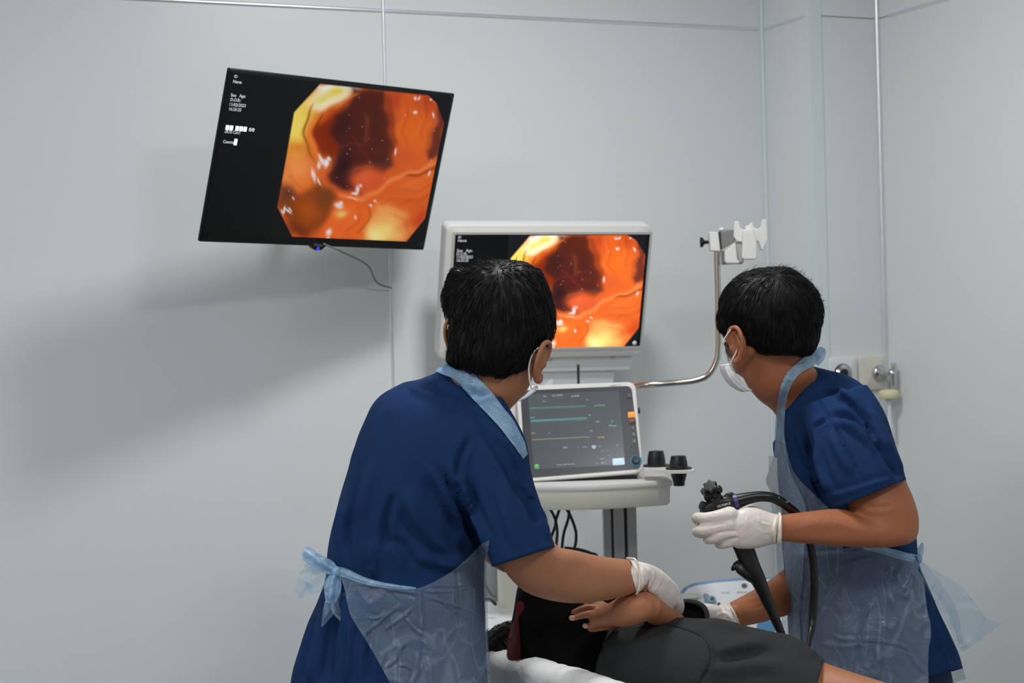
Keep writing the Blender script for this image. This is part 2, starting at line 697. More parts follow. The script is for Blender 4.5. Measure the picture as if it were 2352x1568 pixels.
M_BEDF = mat('bed_frame_enamel', (205, 210, 212), 0.4)
M_GREY = mat('charcoal_garment', (47, 48, 49), 0.9, var=0.12, vscale=10, bump=0.3, bscale=30, spec=0.2)
M_BLKC = mat('black_garment', (13, 13, 14), 0.9, spec=0.15, var=0.2, vscale=20)
M_RED = mat('crimson_print', (112, 8, 26), 0.85, var=0.8, vscale=40, stretch=(1, 1, .35))
M_SEAM = mat('dark_stitching', (16, 17, 18), 0.9)
M_DENIM = mat('navy_trousers', (24, 46, 82), 0.9)
M_SHOE = mat('white_clog', (205, 205, 200), 0.5)

PX = {}

# ------------------------------------------------------------------ the room (rotated 24 degrees to the lens axis)
WD = nz(A(1, 0.446, 0))             # along the back wall, to the right
WN = A(WD[1], -WD[0], 0)            # out of the back wall, into the room
W0 = A(0, 4.95, 0)


def on_plane(px, py, p0, n):
    v = ray(px, py)
    return EYE + v * (((p0 - EYE) @ n) / (v @ n))


def uw(p):                          # coordinate along the back wall
    return (np.asarray(p) - W0) @ WD


cor = on_plane(1757, 300, W0, WN)
U_COR = uw(cor)                                     # inner corner of back wall and pier
q = on_plane(1866, 300, cor, WD)                    # pier's outer corner
PD = (q - W0) @ WN                                  # how far the pier stands out
q2 = on_plane(2022, 300, W0 + WN * PD, WN)
U_R = uw(q2)                                        # corner with the right wall
U_L = -3.1
DEEP = 7.4


def at(u, w, z):
    return W0 + WD * u + WN * w + Z * z


ZTRIM = (on_plane(1176, 39.5, W0, WN))[2]
USTR = uw(on_plane(887, 300, W0, WN))

floor = obj('floor', box(at((U_L + U_R) / 2, DEEP / 2, -0.05), WD, WN, Z, U_R - U_L + 0.6, DEEP + 0.6, 0.1), M_FLOOR, kind='structure', smooth=False)
ceil = obj('ceiling', box(at((U_L + U_R) / 2, DEEP / 2, CEIL + 0.05), WD, WN, Z, U_R - U_L + 0.6, DEEP + 0.6, 0.1), M_CEIL, kind='structure', smooth=False)


def wall(name, p0, ax, n, length, splits, e0=0.0, e1=0.0):
    """backing slab plus flat panels standing 6 mm proud, with open joints between them"""
    c = p0 + ax * (e0 + length - e1) / 2 + Z * CEIL / 2
    o = obj(name, box(c - n * 0.056, ax, n, Z, length - e0 - e1, 0.1, CEIL), M_JOINT, kind='structure', smooth=False)
    zs = [0, ZTRIM, CEIL]
    for a, b in zip(splits[:-1], splits[1:]):
        for z0, z1 in zip(zs[:-1], zs[1:]):
            g = 0.0015
            obj('wall_panel', box(p0 + ax * (a + b) / 2 + Z * (z0 + z1) / 2 - n * 0.003, ax, n, Z, b - a - 2 * g, 0.006, z1 - z0 - 2 * g),
                M_WALL, o, smooth=False)
    return o


L_back = U_COR - U_L
wall('wall_back', at(U_L, 0, 0), WD, WN, L_back, [0, USTR - U_L - 1.2, USTR - U_L, L_back])
wall('wall_pier_side', at(U_COR, 0, 0), WN, -WD, PD, [0, PD], 0.0, 0.008)
wall('wall_pier_front', at(U_COR, PD, 0), WD, WN, U_R - U_COR, [0, U_R - U_COR], 0.008, 0.0)
wall('wall_right', at(U_R, PD, 0), WN, -WD, DEEP - PD, [0, 1.2, 2.4, 3.6, 4.8, DEEP - PD])
wall('wall_left', at(U_L, 0, 0), WN, WD, DEEP, [0, 1.2, 2.4, 3.6, 4.8, 6.0, DEEP])
wall('wall_front', at(U_L, DEEP, 0), WD, -WN, U_R - U_L, [0, 1.2, 2.4, 3.6, U_R - U_L])


def strip(name, c, ax, n, length, w, t, m=None):
    """shallow half-round cover strip; ax = its long axis"""
    s = np.cross(ax, n)
    pr = [(-w / 2, 0), (-w * 0.42, t * 0.6), (-w * 0.2, t * 0.95), (0, t), (w * 0.2, t * 0.95), (w * 0.42, t * 0.6), (w / 2, 0)]
    rings = [[c + ax * k * length / 2 + s * a + n * b for a, b in pr] for k in (-1, 1)]
    return obj(name, loft(rings), m or M_TRIM, kind='structure', auto=50)


strip('trim_1', at(USTR, 0, CEIL / 2), Z, WN, CEIL, 0.009, 0.004)
strip('trim_2', at((U_L + U_COR) / 2, 0, ZTRIM), WD, WN, L_back, 0.011, 0.004)
strip('trim_3', at(U_COR - 0.004, 0.004, CEIL / 2), Z, nz(WN - WD), CEIL, 0.011, 0.006, M_COLTRIM)
strip('trim_4', at(U_COR, PD / 2, ZTRIM), WN, -WD, PD - 0.03, 0.008, 0.004)
strip('trim_5', at(U_R - 0.005, PD + 0.005, CEIL / 2), Z, nz(WN - WD), CEIL, 0.016, 0.008)
strip('trim_6', at(U_R, PD + 1.6, ZTRIM), WN, -WD, 3.1, 0.010, 0.003)
# outer corner guard of the pier (an L of painted metal)
g1 = box(at(U_COR - 0.0015, PD - 0.014, CEIL / 2), WD, WN, Z, 0.003, 0.030, CEIL)
g2 = box(at(U_COR + 0.0165, PD + 0.0015, CEIL / 2), WD, WN, Z, 0.036, 0.003, CEIL)
obj('trim_7', join(g1, g2), M_COLTRIM, kind='structure', smooth=False)
obj('baseboard_back', box(at((U_L + U_COR) / 2, 0.006, 0.05), WD, WN, Z, L_back, 0.012, 0.1), M_TRIM, kind='structure', smooth=False)

# ------------------------------------------------------------------ the moving picture shown on both screens
TV_C = EYE + A(-0.3976, 4.3601, 0.4128)
TV_R = np.array([[0.7225, -0.653, 0.227], [0.6912, 0.6893, -0.2171], [-0.0147, 0.3138, 0.9494]])
TVX, TVN, TVZ = TV_R[:, 0], -TV_R[:, 1], TV_R[:, 2]
TVW, TVH = 0.65, 0.384
WM_C = EYE + A(0.0873, 4.7463, 0.1199)
WM_R = np.array([[0.9563, -0.2773, 0.0927], [0.2922, 0.9151, -0.2777], [-0.0078, 0.2927, 0.9562]])
WMX, WMN, WMZ = WM_R[:, 0], -WM_R[:, 1], WM_R[:, 2]
WMW, WMH = 0.53, 0.3414


def to_plane(px, py, c, ax, az, n):
    v = ray(px, py)
    p = EYE + v * (((c - EYE) @ n) / (v @ n))
    return (p - c) @ ax, (p - c) @ az


# glass areas
TV_S = (-TVW / 2 + 0.008, TVW / 2 - 0.008, -TVH / 2 + 0.020, TVH / 2 - 0.008)
wl, wt = to_plane(1045, 538, WM_C, WMX, WMZ, WMN)
wr_, wb = to_plane(1466, 796, WM_C, WMX, WMZ, WMN)
WM_S = (wl + 0.0, wr_ + 0.004, wb + 0.002, wt)


def poly_sd(Q, poly):
    """signed distance, negative inside"""
    poly = np.asarray(poly, float)
    cl = np.concatenate([poly, poly[:1]])
    d, _, _ = pdist(Q, cl)
    inside = np.zeros(len(Q), bool)
    x, y = Q[:, 0], Q[:, 1]
    for i in range(len(poly)):
        x1, y1 = poly[i]
        x2, y2 = poly[(i + 1) % len(poly)]
        c = ((y1 > y) != (y2 > y)) & (x < (x2 - x1) * (y - y1) / (y2 - y1 + 1e-9) + x1)
        inside ^= c
    return np.where(inside, -d, d)


def endoscope_picture():
    """colours of the endoscopic view; coordinates are those of a 2091-wide enlargement of the wall screen"""
    NX, NY = 285, 240
    z = lambda a, b: (440 + a / 3.267, 130 + b / 3.267)
    s0 = (0.27, 0.985)
    gx = np.linspace(s0[0], s0[1], NX + 1)
    gy = np.linspace(0.0, 1.0, NY + 1)
    GX, GY = np.meshgrid(gx, gy)
    uv = np.stack([GX.ravel(), GY.ravel()], 1)
    lx = TV_S[0] + (TV_S[1] - TV_S[0]) * uv[:, 0]
    lz = TV_S[3] - (TV_S[3] - TV_S[2]) * uv[:, 1]
    W = TV_C + np.outer(lx, TVX) + np.outer(lz, TVZ)
    Q = pix(W)
    Q = np.stack([(Q[:, 0] - 440) * 3.267, (Q[:, 1] - 130) * 3.267], 1)
    # gentle warp so that nothing looks ruled
    wq = Q + np.stack([12 * np.sin(Q[:, 1] / 71) + 7 * np.sin(Q[:, 1] / 29 + 1), 12 * np.sin(Q[:, 0] / 63 + 2) + 6 * np.sin(Q[:, 0] / 23)], 1)
    C = np.tile(np.array([212., 92., 38.]), (len(Q), 1))

    def lay(poly, col, soft, al=1.0):
        nonlocal C
        sd = poly_sd(wq, poly)
        a = al / (1 + np.exp(np.clip(sd / (soft * 0.35), -30, 30)))
        C = C * (1 - a[:, None]) + np.array(col, float) * a[:, None]

    def blob(cx, cy, rx, ry, ang, col, al=1.0, pw=2.0):
        nonlocal C
        c, s = math.cos(math.radians(ang)), math.sin(math.radians(ang))
        dx, dy = wq[:, 0] - cx, wq[:, 1] - cy
        u, v = (dx * c + dy * s) / rx, (-dx * s + dy * c) / ry
        a = al * np.exp(-((u * u + v * v) ** (pw / 2)))
        C = C * (1 - a[:, None]) + np.array(col, float) * a[:, None]

    def band(pts, w, col, al=1.0):
        nonlocal C
        d, par, _ = pdist(wq, catmull(pts, 6))
        a = al * np.exp(-(d / w) ** 2) * np.clip(np.minimum(par, 1 - par) * 6 + 0.25, 0, 1)
        C = C * (1 - a[:, None]) + np.array(col, float) * a[:, None]

    # left wall: yellow, orange, peach
    blob(800, 450, 150, 260, 10, (232, 190, 70), 1)
    blob(790, 560, 70, 170, 8, (240, 215, 110), .9)
    blob(740, 690, 90, 70, 0, (220, 128, 30), .8)
    blob(780, 870, 130, 150, 20, (236, 146, 78), 1)
    blob(880, 980, 110, 70, 20, (232, 120, 50), .8)
    band([(900, 330), (865, 480), (855, 640), (905, 760)], 26, (205, 110, 30), .8)
    band([(880, 380), (862, 500), (862, 560)], 8, (120, 60, 12), .8)
    lay([(960, 200), (1260, 230), (1180, 330), (1060, 380), (930, 400), (850, 420), (800, 400)], (238, 224, 190), 26)
    blob(1080, 262, 110, 30, -22, (222, 196, 70), .9)
    blob(960, 300, 60, 35, -30, (215, 205, 110), .8)
    blob(1180, 240, 70, 22, 10, (226, 236, 232), .9)
    blob(1010, 222, 60, 16, 8, (226, 238, 240), .9)
    band([(960, 345), (1080, 330), (1200, 270)], 14, (244, 226, 170), .8)
    # orange arch round the dark opening
    lay([(1010, 400), (1160, 330), (1240, 260), (1300, 260), (1200, 420), (1100, 560), (1110, 740), (1040, 800), (930, 720), (905, 560), (930, 450)], (198, 82, 22), 34)
    lay([(1060, 440), (1130, 400), (1120, 700), (1050, 760), (960, 700), (925, 600), (950, 500)], (128, 38, 10), 34)
    band([(915, 480), (900, 600), (930, 730), (985, 800)], 20, (222, 110, 40), .7)
    # the dark opening
    lumen = [(1210, 250), (1425, 240), (1445, 380), (1500, 520), (1520, 700), (1490, 830), (1430, 870), (1300, 850), (1210, 930), (1230, 1010), (1170, 1015), (1060, 950), (1025, 880), (1080, 770), (1105, 680), (1065, 590), (1080, 450), (1170, 390)]
    lay(lumen, (72, 28, 22), 26)
    blob(1150, 520, 80, 110, 10, (48, 23, 24), .7)
    blob(1130, 820, 80, 80, 0, (38, 20, 26), .8)
    blob(1180, 950, 70, 50, 20, (48, 22, 26), .9)
    blob(1340, 320, 90, 90, 0, (82, 30, 16), .8)
    blob(1400, 520, 90, 110, 0, (66, 26, 22), .7)
    blob(1290, 690, 110, 60, 30, (86, 28, 22), .8)
    blob(1420, 790, 70, 50, 0, (66, 38, 38), .7)
    band([(1210, 600), (1260, 680), (1330, 770)], 12, (104, 40, 34), .6)
    band([(1100, 690), (1260, 650), (1420, 590)], 9, (92, 46, 44), .5)
    # right wall
    blob(1660, 520, 130, 240, 0, (222, 104, 32), 1)
    blob(1620, 420, 70, 160, 5, (216, 88, 30), .6)
    blob(1520, 330, 60, 110, 0, (176, 60, 28), .8)
    band([(1450, 270), (1490, 430), (1520, 560), (1520, 700)], 22, (140, 52, 26), .75)
    blob(1760, 330, 110, 90, 30, (176, 62, 26), .8)
    blob(1580, 760, 90, 70, -20, (206, 84, 40), .8)
    lay([(1850, 360), (1905, 420), (1900, 560), (1850, 730), (1775, 775), (1760, 700), (1800, 600), (1850, 500), (1835, 420)], (104, 44, 32), 20)
    band([(1800, 380), (1830, 470), (1800, 600), (1755, 720)], 18, (190, 84, 34), .7)
    blob(1300, 480, 150, 150, 0, (92, 38, 24), .35)
    blob(1240, 760, 90, 70, 10, (78, 30, 26), .4)
    blob(1390, 680, 80, 60, -20, (98, 44, 34), .35)
    # polyp
    blob(1335, 925, 150, 120, 10, (206, 84, 42), 1, 4)
    blob(1310, 900, 60, 50, 10, (216, 98, 58), .7)
    band([(1215, 960), (1300, 1040), (1420, 1000), (1480, 940)], 20, (160, 54, 22), .6)
    # folds to the lower right
    lay([(1880, 735), (1870, 1100), (1740, 1230), (1600, 1390), (1300, 1380), (1200, 1080), (1420, 990), (1560, 900), (1700, 830)], (214, 94, 36), 24)
    band([(1850, 760), (1700, 850), (1520, 930), (1380, 1010), (1250, 1060)], 20, (236, 132, 74), .8)
    band([(1865, 790), (1740, 860), (1600, 910)], 12, (150, 56, 18), .8)
    band([(1840, 850), (1700, 930), (1560, 1010)], 26, (224, 108, 44), .8)
    band([(1850, 1000), (1720, 1060), (1580, 1110)], 18, (188, 74, 26), .6)
    blob(1720, 1000, 120, 50, -30, (226, 104, 42), .7)
    lay([(1290, 1370), (1310, 1210), (1400, 1090), (1480, 1120), (1600, 1180), (1660, 1280), (1580, 1390)], (234, 152, 84), 40)
    blob(1430, 1320, 130, 90, 10, (236, 210, 118), 1)
    blob(1370, 1340, 50, 60, 0, (240, 226, 150), .8)
    blob(1640, 1230, 100, 50, -40, (214, 96, 40), .8)
    blob(1700, 1200, 40, 90, 40, (190, 60, 24), .8)
    # lower left
    lay([(675, 950), (740, 1000), (800, 1045), (900, 990), (970, 930), (1090, 1050), (1080, 1120), (1000, 1210), (930, 1300), (860, 1350), (750, 1345), (650, 1130)], (128, 60, 22), 34)
    blob(870, 1150, 90, 110, 20, (172, 76, 20), .9)
    blob(1010, 1040, 60, 60, 30, (112, 62, 30), .9)
    blob(720, 1030, 50, 60, 0, (96, 54, 40), .8)
    blob(800, 1300, 90, 40, 20, (112, 40, 14), .7)
    lay([(960, 1360), (1000, 1240), (1080, 1120), (1200, 1100), (1340, 1130), (1300, 1220), (1285, 1370)], (226, 100, 36), 30)
    blob(1110, 1185, 50, 30, -10, (236, 196, 110), .9)
    band([(1100, 1030), (1200, 1070), (1330, 1060)], 16, (236, 128, 74), .8)
    band([(1330, 1120), (1310, 1220), (1240, 1330)], 10, (190, 76, 26), .7)
    blob(800, 520, 75, 190, 12, (238, 212, 96), .95, 3)
    blob(850, 400, 60, 60, 0, (232, 196, 80), .8)
    blob(790, 690, 90, 40, -20, (214, 120, 34), .75)
    band([(905, 345), (868, 470), (858, 600), (880, 720), (930, 800)], 9, (150, 78, 18), .7)
    band([(940, 430), (900, 560), (915, 680), (970, 770)], 12, (232, 130, 46), .65)
    band([(985, 400), (950, 480), (940, 600), (975, 700)], 8, (104, 34, 10), .5)
    band([(1250, 262), (1150, 340), (1060, 400)], 9, (226, 120, 44), .6)
    for q_ in ([(1560, 300), (1590, 420), (1570, 560), (1600, 680)], [(1700, 260), (1730, 420), (1700, 600)], [(1500, 980), (1640, 1000), (1800, 930)],
               [(1420, 1080), (1560, 1060), (1720, 1120)], [(1230, 1120), (1200, 1240), (1120, 1330)], [(700, 880), (780, 960), (860, 1000)],
               [(1180, 880), (1240, 830), (1340, 815)], [(1300, 420), (1330, 560), (1290, 640)], [(1460, 1180), (1560, 1230), (1600, 1330)]):
        band(q_, 16, (236, 132, 66), .16)
        band([(a_ + 26, b_ + 10) for a_, b_ in q_], 15, (140, 48, 16), .14)
    # wet highlights
    W_ = (232, 228, 240)
    for b in [(960, 740, 12, 34, -15), (985, 780, 40, 26, 40), (1000, 790, 16, 38, 20), (940, 800, 14, 30, 10), (1025, 765, 14, 22, -30),
              (900, 870, 10, 38, -25), (925, 895, 12, 46, -22), (965, 920, 8, 34, -28), (1250, 1000, 14, 42, 18), (1225, 1035, 26, 10, -20),
              (1280, 960, 10, 12, 0), (1110, 1120, 34, 26, 10), (1130, 1100, 14, 14, 0), (1030, 1315, 24, 28, 0), (1020, 1355, 14, 10, 0),
              (690, 1150, 10, 36, 30), (715, 1165, 10, 38, -30), (735, 1160, 8, 24, -20), (670, 1160, 8, 20, 0), (1210, 1212, 9, 16, 0),
              (1662, 305, 12, 16, 10), (1690, 300, 8, 18, 20), (1675, 410, 12, 20, 50), (1780, 315, 10, 10, 0), (1805, 330, 8, 8, 0),
              (1525, 720, 8, 32, 5), (1810, 430, 8, 24, -10), (1778, 868, 9, 22, 0), (1785, 770, 9, 12, 0), (1385, 1070, 12, 8, 20),
              (1350, 1110, 12, 10, 0), (1240, 300, 8, 8, 0), (1176, 453, 7, 7, 0), (1291, 518, 8, 8, 0), (1200, 555, 6, 6, 0),
              (1430, 622, 9, 9, 0), (1183, 711, 9, 9, 0), (1162, 742, 8, 8, 0), (1346, 686, 7, 7, 0), (1465, 775, 8, 8, 0), (1325, 785, 8, 12, 20),
              (1455, 907, 7, 7, 0), (1175, 985, 7, 7, 0), (1095, 910, 6, 6, 0), (735, 1018, 7, 12, 10), (770, 1080, 6, 18, -30), (1840, 548, 6, 8, 0),
              (1600, 450, 5, 14, 10), (1335, 610, 5, 5, 0), (1180, 570, 5, 5, 0)]:
        sc = 1.0 if b[2] > 9 or b[3] > 14 else 0.75
        blob(b[0], b[1], b[2] * (1 if sc == 1 else .62), b[3] * (1 if sc == 1 else .62), b[4], W_, 0.85 if sc == 1 else .5, 3)
    band([(1175, 1072), (1255, 1075)], 6, (244, 190, 160), .8)
    # octagonal mask
    octo = [(965, 203), (768, 418), (643, 1130), (757, 1357), (1608, 1391), (1762, 1200), (1902, 520), (1835, 345), (1775, 290)]
    sd = poly_sd(Q, octo)
    a = 1 / (1 + np.exp(np.clip(sd / 1.6, -30, 30)))
    C = C * a[:, None] + np.array([20., 22., 25.]) * (1 - a[:, None])
    return NX, NY, s0, np.clip(C, 0, 255)


PNX, PNY, PS0, PCOL = endoscope_picture()


def picture_mesh(name, c, ax, az, n, S, parent, m):
    gx = np.linspace(PS0[0], PS0[1], PNX + 1)
    gy = np.linspace(0, 1, PNY + 1)
    GX, GY = np.meshgrid(gx, gy)
    lx = S[0] + (S[1] - S[0]) * GX.ravel()
    lz = S[3] - (S[3] - S[2]) * GY.ravel()
    V = c + np.outer(lx, ax) + np.outer(lz, az) + n * 0.0006
    F = [(i * (PNX + 1) + j, (i + 1) * (PNX + 1) + j, (i + 1) * (PNX + 1) + j + 1, i * (PNX + 1) + j + 1) for i in range(PNY) for j in range(PNX)]
    o = obj(name, (V, F), m, parent, smooth=False)
    at_ = o.data.color_attributes.new('picture', 'FLOAT_COLOR', 'POINT')
    s = PCOL / 255
    L = np.where(s <= 0.04045, s / 12.92, ((s + 0.055) / 1.055) ** 2.4)
    buf = np.ones((len(V), 4))
    buf[:, :3] = L
    at_.data.foreach_set('color', buf.ravel())
    return o


M_PIC = mat('endoscopic_picture_wall_screen', (4, 4, 4), 0.4, estr=0.86, vcol=True, spec=0.1)
M_PIC2 = mat('endoscopic_picture_cart_screen', (4, 4, 4), 0.4, estr=1.45, vcol=True, spec=0.1)


def screen_text(parent, c, ax, az, n, lines, m, name='screen_text'):
    parts = []
    for x, z_, size, s, sp in lines:
        parts.append(textmesh(s, c + ax * x + az * z_, ax, az, size, n, sp, 0.0008, bold=0.012))
    return obj(name, join(*parts), m, parent, smooth=False, kind='stuff')


def slab(c, ax, az, n, w, h, r, t0, t1, k=8):
    """rounded slab between offsets t0..t1 along n, with a softened front edge"""
    o = [(w, h, r, t0), (w, h, r, t1 - min(0.004, (t1 - t0) / 3)), (w - 0.003, h - 0.003, r, t1 - 0.001), (w - 0.006, h - 0.006, r, t1)]
    return loft([rrect(c + n * t, ax, az, a, b, max(0.001, rr), k) for a, b, rr, t in o])


# wall screen ---------------------------------------------------------
tv = thing('wall_screen', TV_C - TVN * 0.05, 'wide black-framed screen on a wall arm, tilted down, showing an endoscopic picture', 'screen')
hous = join(slab(TV_C, TVX, TVZ, TVN, TVW, TVH, 0.004, -0.007, 0.0, 3),
            slab(TV_C - TVN * 0.006, TVX, TVZ, TVN, TVW - .06, TVH - .05, 0.02, -0.014, 0.0, 5),
            slab(TV_C - TVZ * 0.02 - TVN * 0.018, TVX, TVZ, TVN, TVW * 0.5, TVH * 0.5, 0.02, -0.03, 0.0, 5))
obj('housing', hous, M_TVBODY, tv, auto=35)
sc_c = TV_C + TVX * (TV_S[0] + TV_S[1]) / 2 + TVZ * (TV_S[2] + TV_S[3]) / 2
gl_ = flat_quad(sc_c + TVN * 0.0004, TVX, TVZ, TV_S[1] - TV_S[0], TV_S[3] - TV_S[2])
obj('screen', gl_, M_TVSCR, tv, smooth=False)
picture_mesh('endoscopic_picture', TV_C, TVX, TVZ, TVN, TV_S, tv, M_PIC)


def tvp(px, py):
    return to_plane(px, py, TV_C, TVX, TVZ, TVN)


tl = []
for (px, py, s, size, sp) in ((537, 178, 'ID', 0.009, 1.0), (534, 190, 'Name', 0.0098, 0.95), (529, 221, 'Sex:   Age:', 0.0098, 0.95),
                              (528, 231.5, 'D.O.B.:', 0.0098, 0.95), (525, 242.5, '11/02/2023', 0.0098, 1.0), (524, 253, '16:25:25', 0.0098, 1.0),
                              (515, 305, 'cR10 Cm:1', 0.0098, 0.95), (511, 328, 'Comment', 0.0098, 0.9)):
    x, z_ = tvp(px, py)
    tl.append((x, z_, size, s, sp))
screen_text(tv, TV_C, TVX, TVZ, TVN, tl, M_TXT)
bl = []
x, z_ = tvp(516.5, 296.5)
blk = []
for k, wd in ((0, 1), (1, 1), (2.45, 1), (3.45, 1), (4.45, 1)):
    blk.append(flat_quad(TV_C + TVX * (x + 0.005 + k * 0.0105) + TVZ * (z_ + 0.004) + TVN * 0.001, TVX, TVZ, 0.0088, 0.0105))
x2, z2 = tvp(540.5, 326)
blk.append(flat_quad(TV_C + TVX * x2 + TVZ * z2 + TVN * 0.001, TVX, TVZ, 0.008, 0.014))
blk.append(textmesh('0/0', TV_C + TVX * (x + 0.062) + TVZ * (z_), TVX, TVZ, 0.0115, TVN, 1.0, 0.001))
obj('setting_blocks', join(*blk), M_TXT2, tv, smooth=False)
x, z_ = tvp(720, 563)
obj('badge', textmesh('Haier', TV_C + TVX * x + TVZ * (z_ - 0.002), TVX, TVZ, 0.011, TVN, 1.1, 0.001), M_BADGE, tv, smooth=False)
# small sensor pod under the lower edge with a blue lamp
px_, pz_ = tvp(731, 566)
pod = prism([TV_C + TVX * (px_ + a) + TVZ * (pz_ + b) - TVN * 0.012 for a, b in ((-0.028, 0.006), (-0.014, -0.006), (-0.007, -0.009), (0.008, -0.009), (0.014, -0.006), (0.026, 0.006))], TVN, 0.012)
obj('sensor_pod', pod, M_TVBODY, tv, smooth=False)
M_LED = mat('blue_led', (20, 30, 200), 0.4, emit=(40, 60, 255), estr=2.0)
M_LEDC = mat('led_centre', (10, 10, 14), 0.4)
lc = TV_C + TVX * px_ + TVZ * (pz_ - 0.004) + TVN * 0.0008
obj('power_lamp', join(*[box(lc + TVX * a + TVZ * b, nz(TVX * c + TVZ * d), TVN, nz(-TVX * d + TVZ * c), 0.007, 0.001, 0.0014) for a, b, c, d in ((0, -0.003, 1, 0), (-0.0018, 0, 0.5, 0.86), (0.0018, 0, 0.5, -0.86))]), M_LED, tv, smooth=False)
# arm to the wall
mount0 = TV_C - TVN * 0.05 - TVZ * 0.02
wp = mount0 - W0
mw = mount0 - WN * ((mount0 - W0) @ WN)
arm = join(tube([mount0, (mount0 * 0.5 + mw * 0.5) + WD * 0.05, mw + WN * 0.03], 0.016, 14, 4),
           box(mount0, TVX, TVN, TVZ, 0.11, 0.014, 0.11))
obj('mount_arm', arm, M_BLACK, tv, auto=40)
obj('wall_plate', box(mw + WN * 0.014, WD, WN, Z, 0.09, 0.028, 0.22), M_BLACK, tv, smooth=False, bevel=0.003)
# its cables
M_CAB = mat('grey_cable', (120, 122, 124), 0.5)
wpt = lambda px, py, off=0.01: on_plane(px, py, W0, WN) + WN * off
c_top = TV_C - TVZ * (TVH / 2 - 0.03) - TVN * 0.035
q0 = P(744, 560, 4.38)
q1 = wpt(893, 662, 0.02)
cb = tube([q0, q0 * 0.62 + wpt(800, 612, .15) * 0.38, wpt(800, 615, 0.14), wpt(850, 650, 0.05), q1], 0.0022, 8, 8)
obj('power_cable', cb, M_CAB, None, label='thin grey cable sagging from under the black wall screen to the wall joint', cat='cable')
mldw = mat('white_cable_cover', (205, 207, 208), 0.5)

# white screen on the cart ---------------------------------------------
wm = thing('cart_screen', WM_C - WMZ * 0.3, 'white-framed screen behind the standing figures, showing an orange endoscopic picture', 'screen')
obj('housing', join(slab(WM_C, WMX, WMZ, WMN, WMW, WMH, 0.014, -0.045, 0.0, 8),
                    slab(WM_C - WMN * 0.045, WMX, WMZ, WMN, WMW * 0.6, WMH * 0.7, 0.03, -0.03, 0.0, 6)), M_WHITEP, wm, auto=35)
sc2 = WM_C + WMX * (WM_S[0] + WM_S[1]) / 2 + WMZ * (WM_S[2] + WM_S[3]) / 2
fw, fh = WM_S[1] - WM_S[0], WM_S[3] - WM_S[2]
obj('screen', flat_quad(sc2 + WMN * 0.0004, WMX, WMZ, fw, fh), M_TVSCR, wm, smooth=False)
fr = []
for sx, sz, w, h in ((0, 1, fw + 0.012, 0.006), (0, -1, fw + 0.012, 0.006), (-1, 0, 0.006, fh), (1, 0, 0.006, fh)):
    fr.append(box(sc2 + WMX * sx * (fw / 2 + 0.003) + WMZ * sz * (fh / 2 + 0.003) + WMN * 0.001, WMX, WMN, WMZ, w, 0.003, h))
obj('bezel_lip', join(*fr), mat('bezel_lip_grey', (190, 190, 188), 0.4), wm, smooth=False)
picture_mesh('endoscopic_picture', WM_C, WMX, WMZ, WMN, WM_S, wm, M_PIC2)
tl = []
for (px, py, s, size) in ((1052, 547, 'ID', 0.0085), (1051, 555, 'Name', 0.0095), (1049, 578, 'Sex:   Age:', 0.0098), (1048, 585.5, 'D.O.B.:', 0.0098),
                          (1047.5, 593, '11/02/2023', 0.0098), (1047, 600.5, '16:25:25', 0.0098), (1046, 638, 'cR10 Cm:1', 0.0098)):
    x, z_ = to_plane(px, py, WM_C, WMX, WMZ, WMN)
    tl.append((x, z_, size, s, 0.95))
screen_text(wm, WM_C, WMX, WMZ, WMN, tl, M_TXT)
x, z_ = to_plane(1046, 629, WM_C, WMX, WMZ, WMN)
obj('setting_blocks', join(*[flat_quad(WM_C + WMX * (x + 0.005 + k * 0.0105) + WMZ * (z_ + 0.004) + WMN * 0.001, WMX, WMZ, 0.0088, 0.009) for k in (0, 1, 2.4, 3.4, 4.4)]), M_TXT2, wm, smooth=False)
x, z_ = to_plane(1457, 787, WM_C, WMX, WMZ, WMN)
obj('corner_icon', lathe(WM_C + WMX * x + WMZ * z_, WMN, [(0.0035, 0.0008), (0.0055, 0.001), (0.0055, 0.0012)], 14), M_TXT, wm)
x, z_ = to_plane(1247, 835, WM_C, WMX, WMZ, WMN)
# lower chin of the white screen: a deeper stand block behind
ch = WM_C - WMZ * (WMH / 2 + 0.018) - WMN * 0.03
obj('stand_neck', join(box(ch + WMX * 0.02, WMX, WMN, WMZ, 0.46, 0.03, 0.05), box(ch - WMZ * 0.05 - WMN * 0.01 + WMX * 0.03, WMX, WMN, WMZ, 0.36, 0.03, 0.07)), M_WHITEQ, wm, smooth=False, bevel=0.004)
obj('maker_name', textmesh('SONY', ch + WMX * (x + 0.0) + WMZ * 0.004 + WMN * 0.016, WMX, WMZ, 0.011, WMN, 1.05, 0.0), M_BADGE, wm, smooth=False)
bq = to_plane(1412, 824, WM_C, WMX, WMZ, WMN)
obj('button', box(ch + WMX * bq[0] + WMZ * 0.012 + WMN * 0.016, WMX, WMN, WMZ, 0.012, 0.003, 0.006), M_JOINT, wm, smooth=False)

# ------------------------------------------------------------------ the cart
CX, CN_, CZ = A(0.999, 0.04, 0), A(0.04, -0.999, 0), Z
PM_D = 4.45
pmc = P(1331, 990, PM_D)
PMX = nz(A(0.998, 0.042, 0.037))
PMN = nz(A(0.03, -0.952, 0.300))
PMX = nz(PMX - PMN * (PMX @ PMN))
PMZ = np.cross(PMX, PMN)
if PMZ[2] < 0:
    PMZ = -PMZ


def pmq(px, py):
    return to_plane(px, py, pmc, PMX, PMZ, PMN)


tray_z = P(1340, 1105, 4.42)[2]
tc_ = P(1365, 1105, 4.46)
tc_[2] = tray_z
trL, trR = P(1150, 1110, 4.42)[0], P(1541, 1092, 4.40)[0]
cart = thing('equipment_cart', A(P(1424, 1300, 4.55)[0], 4.58, 0), 'slim white instrument cart with a curved top tray and grey column', 'cart')
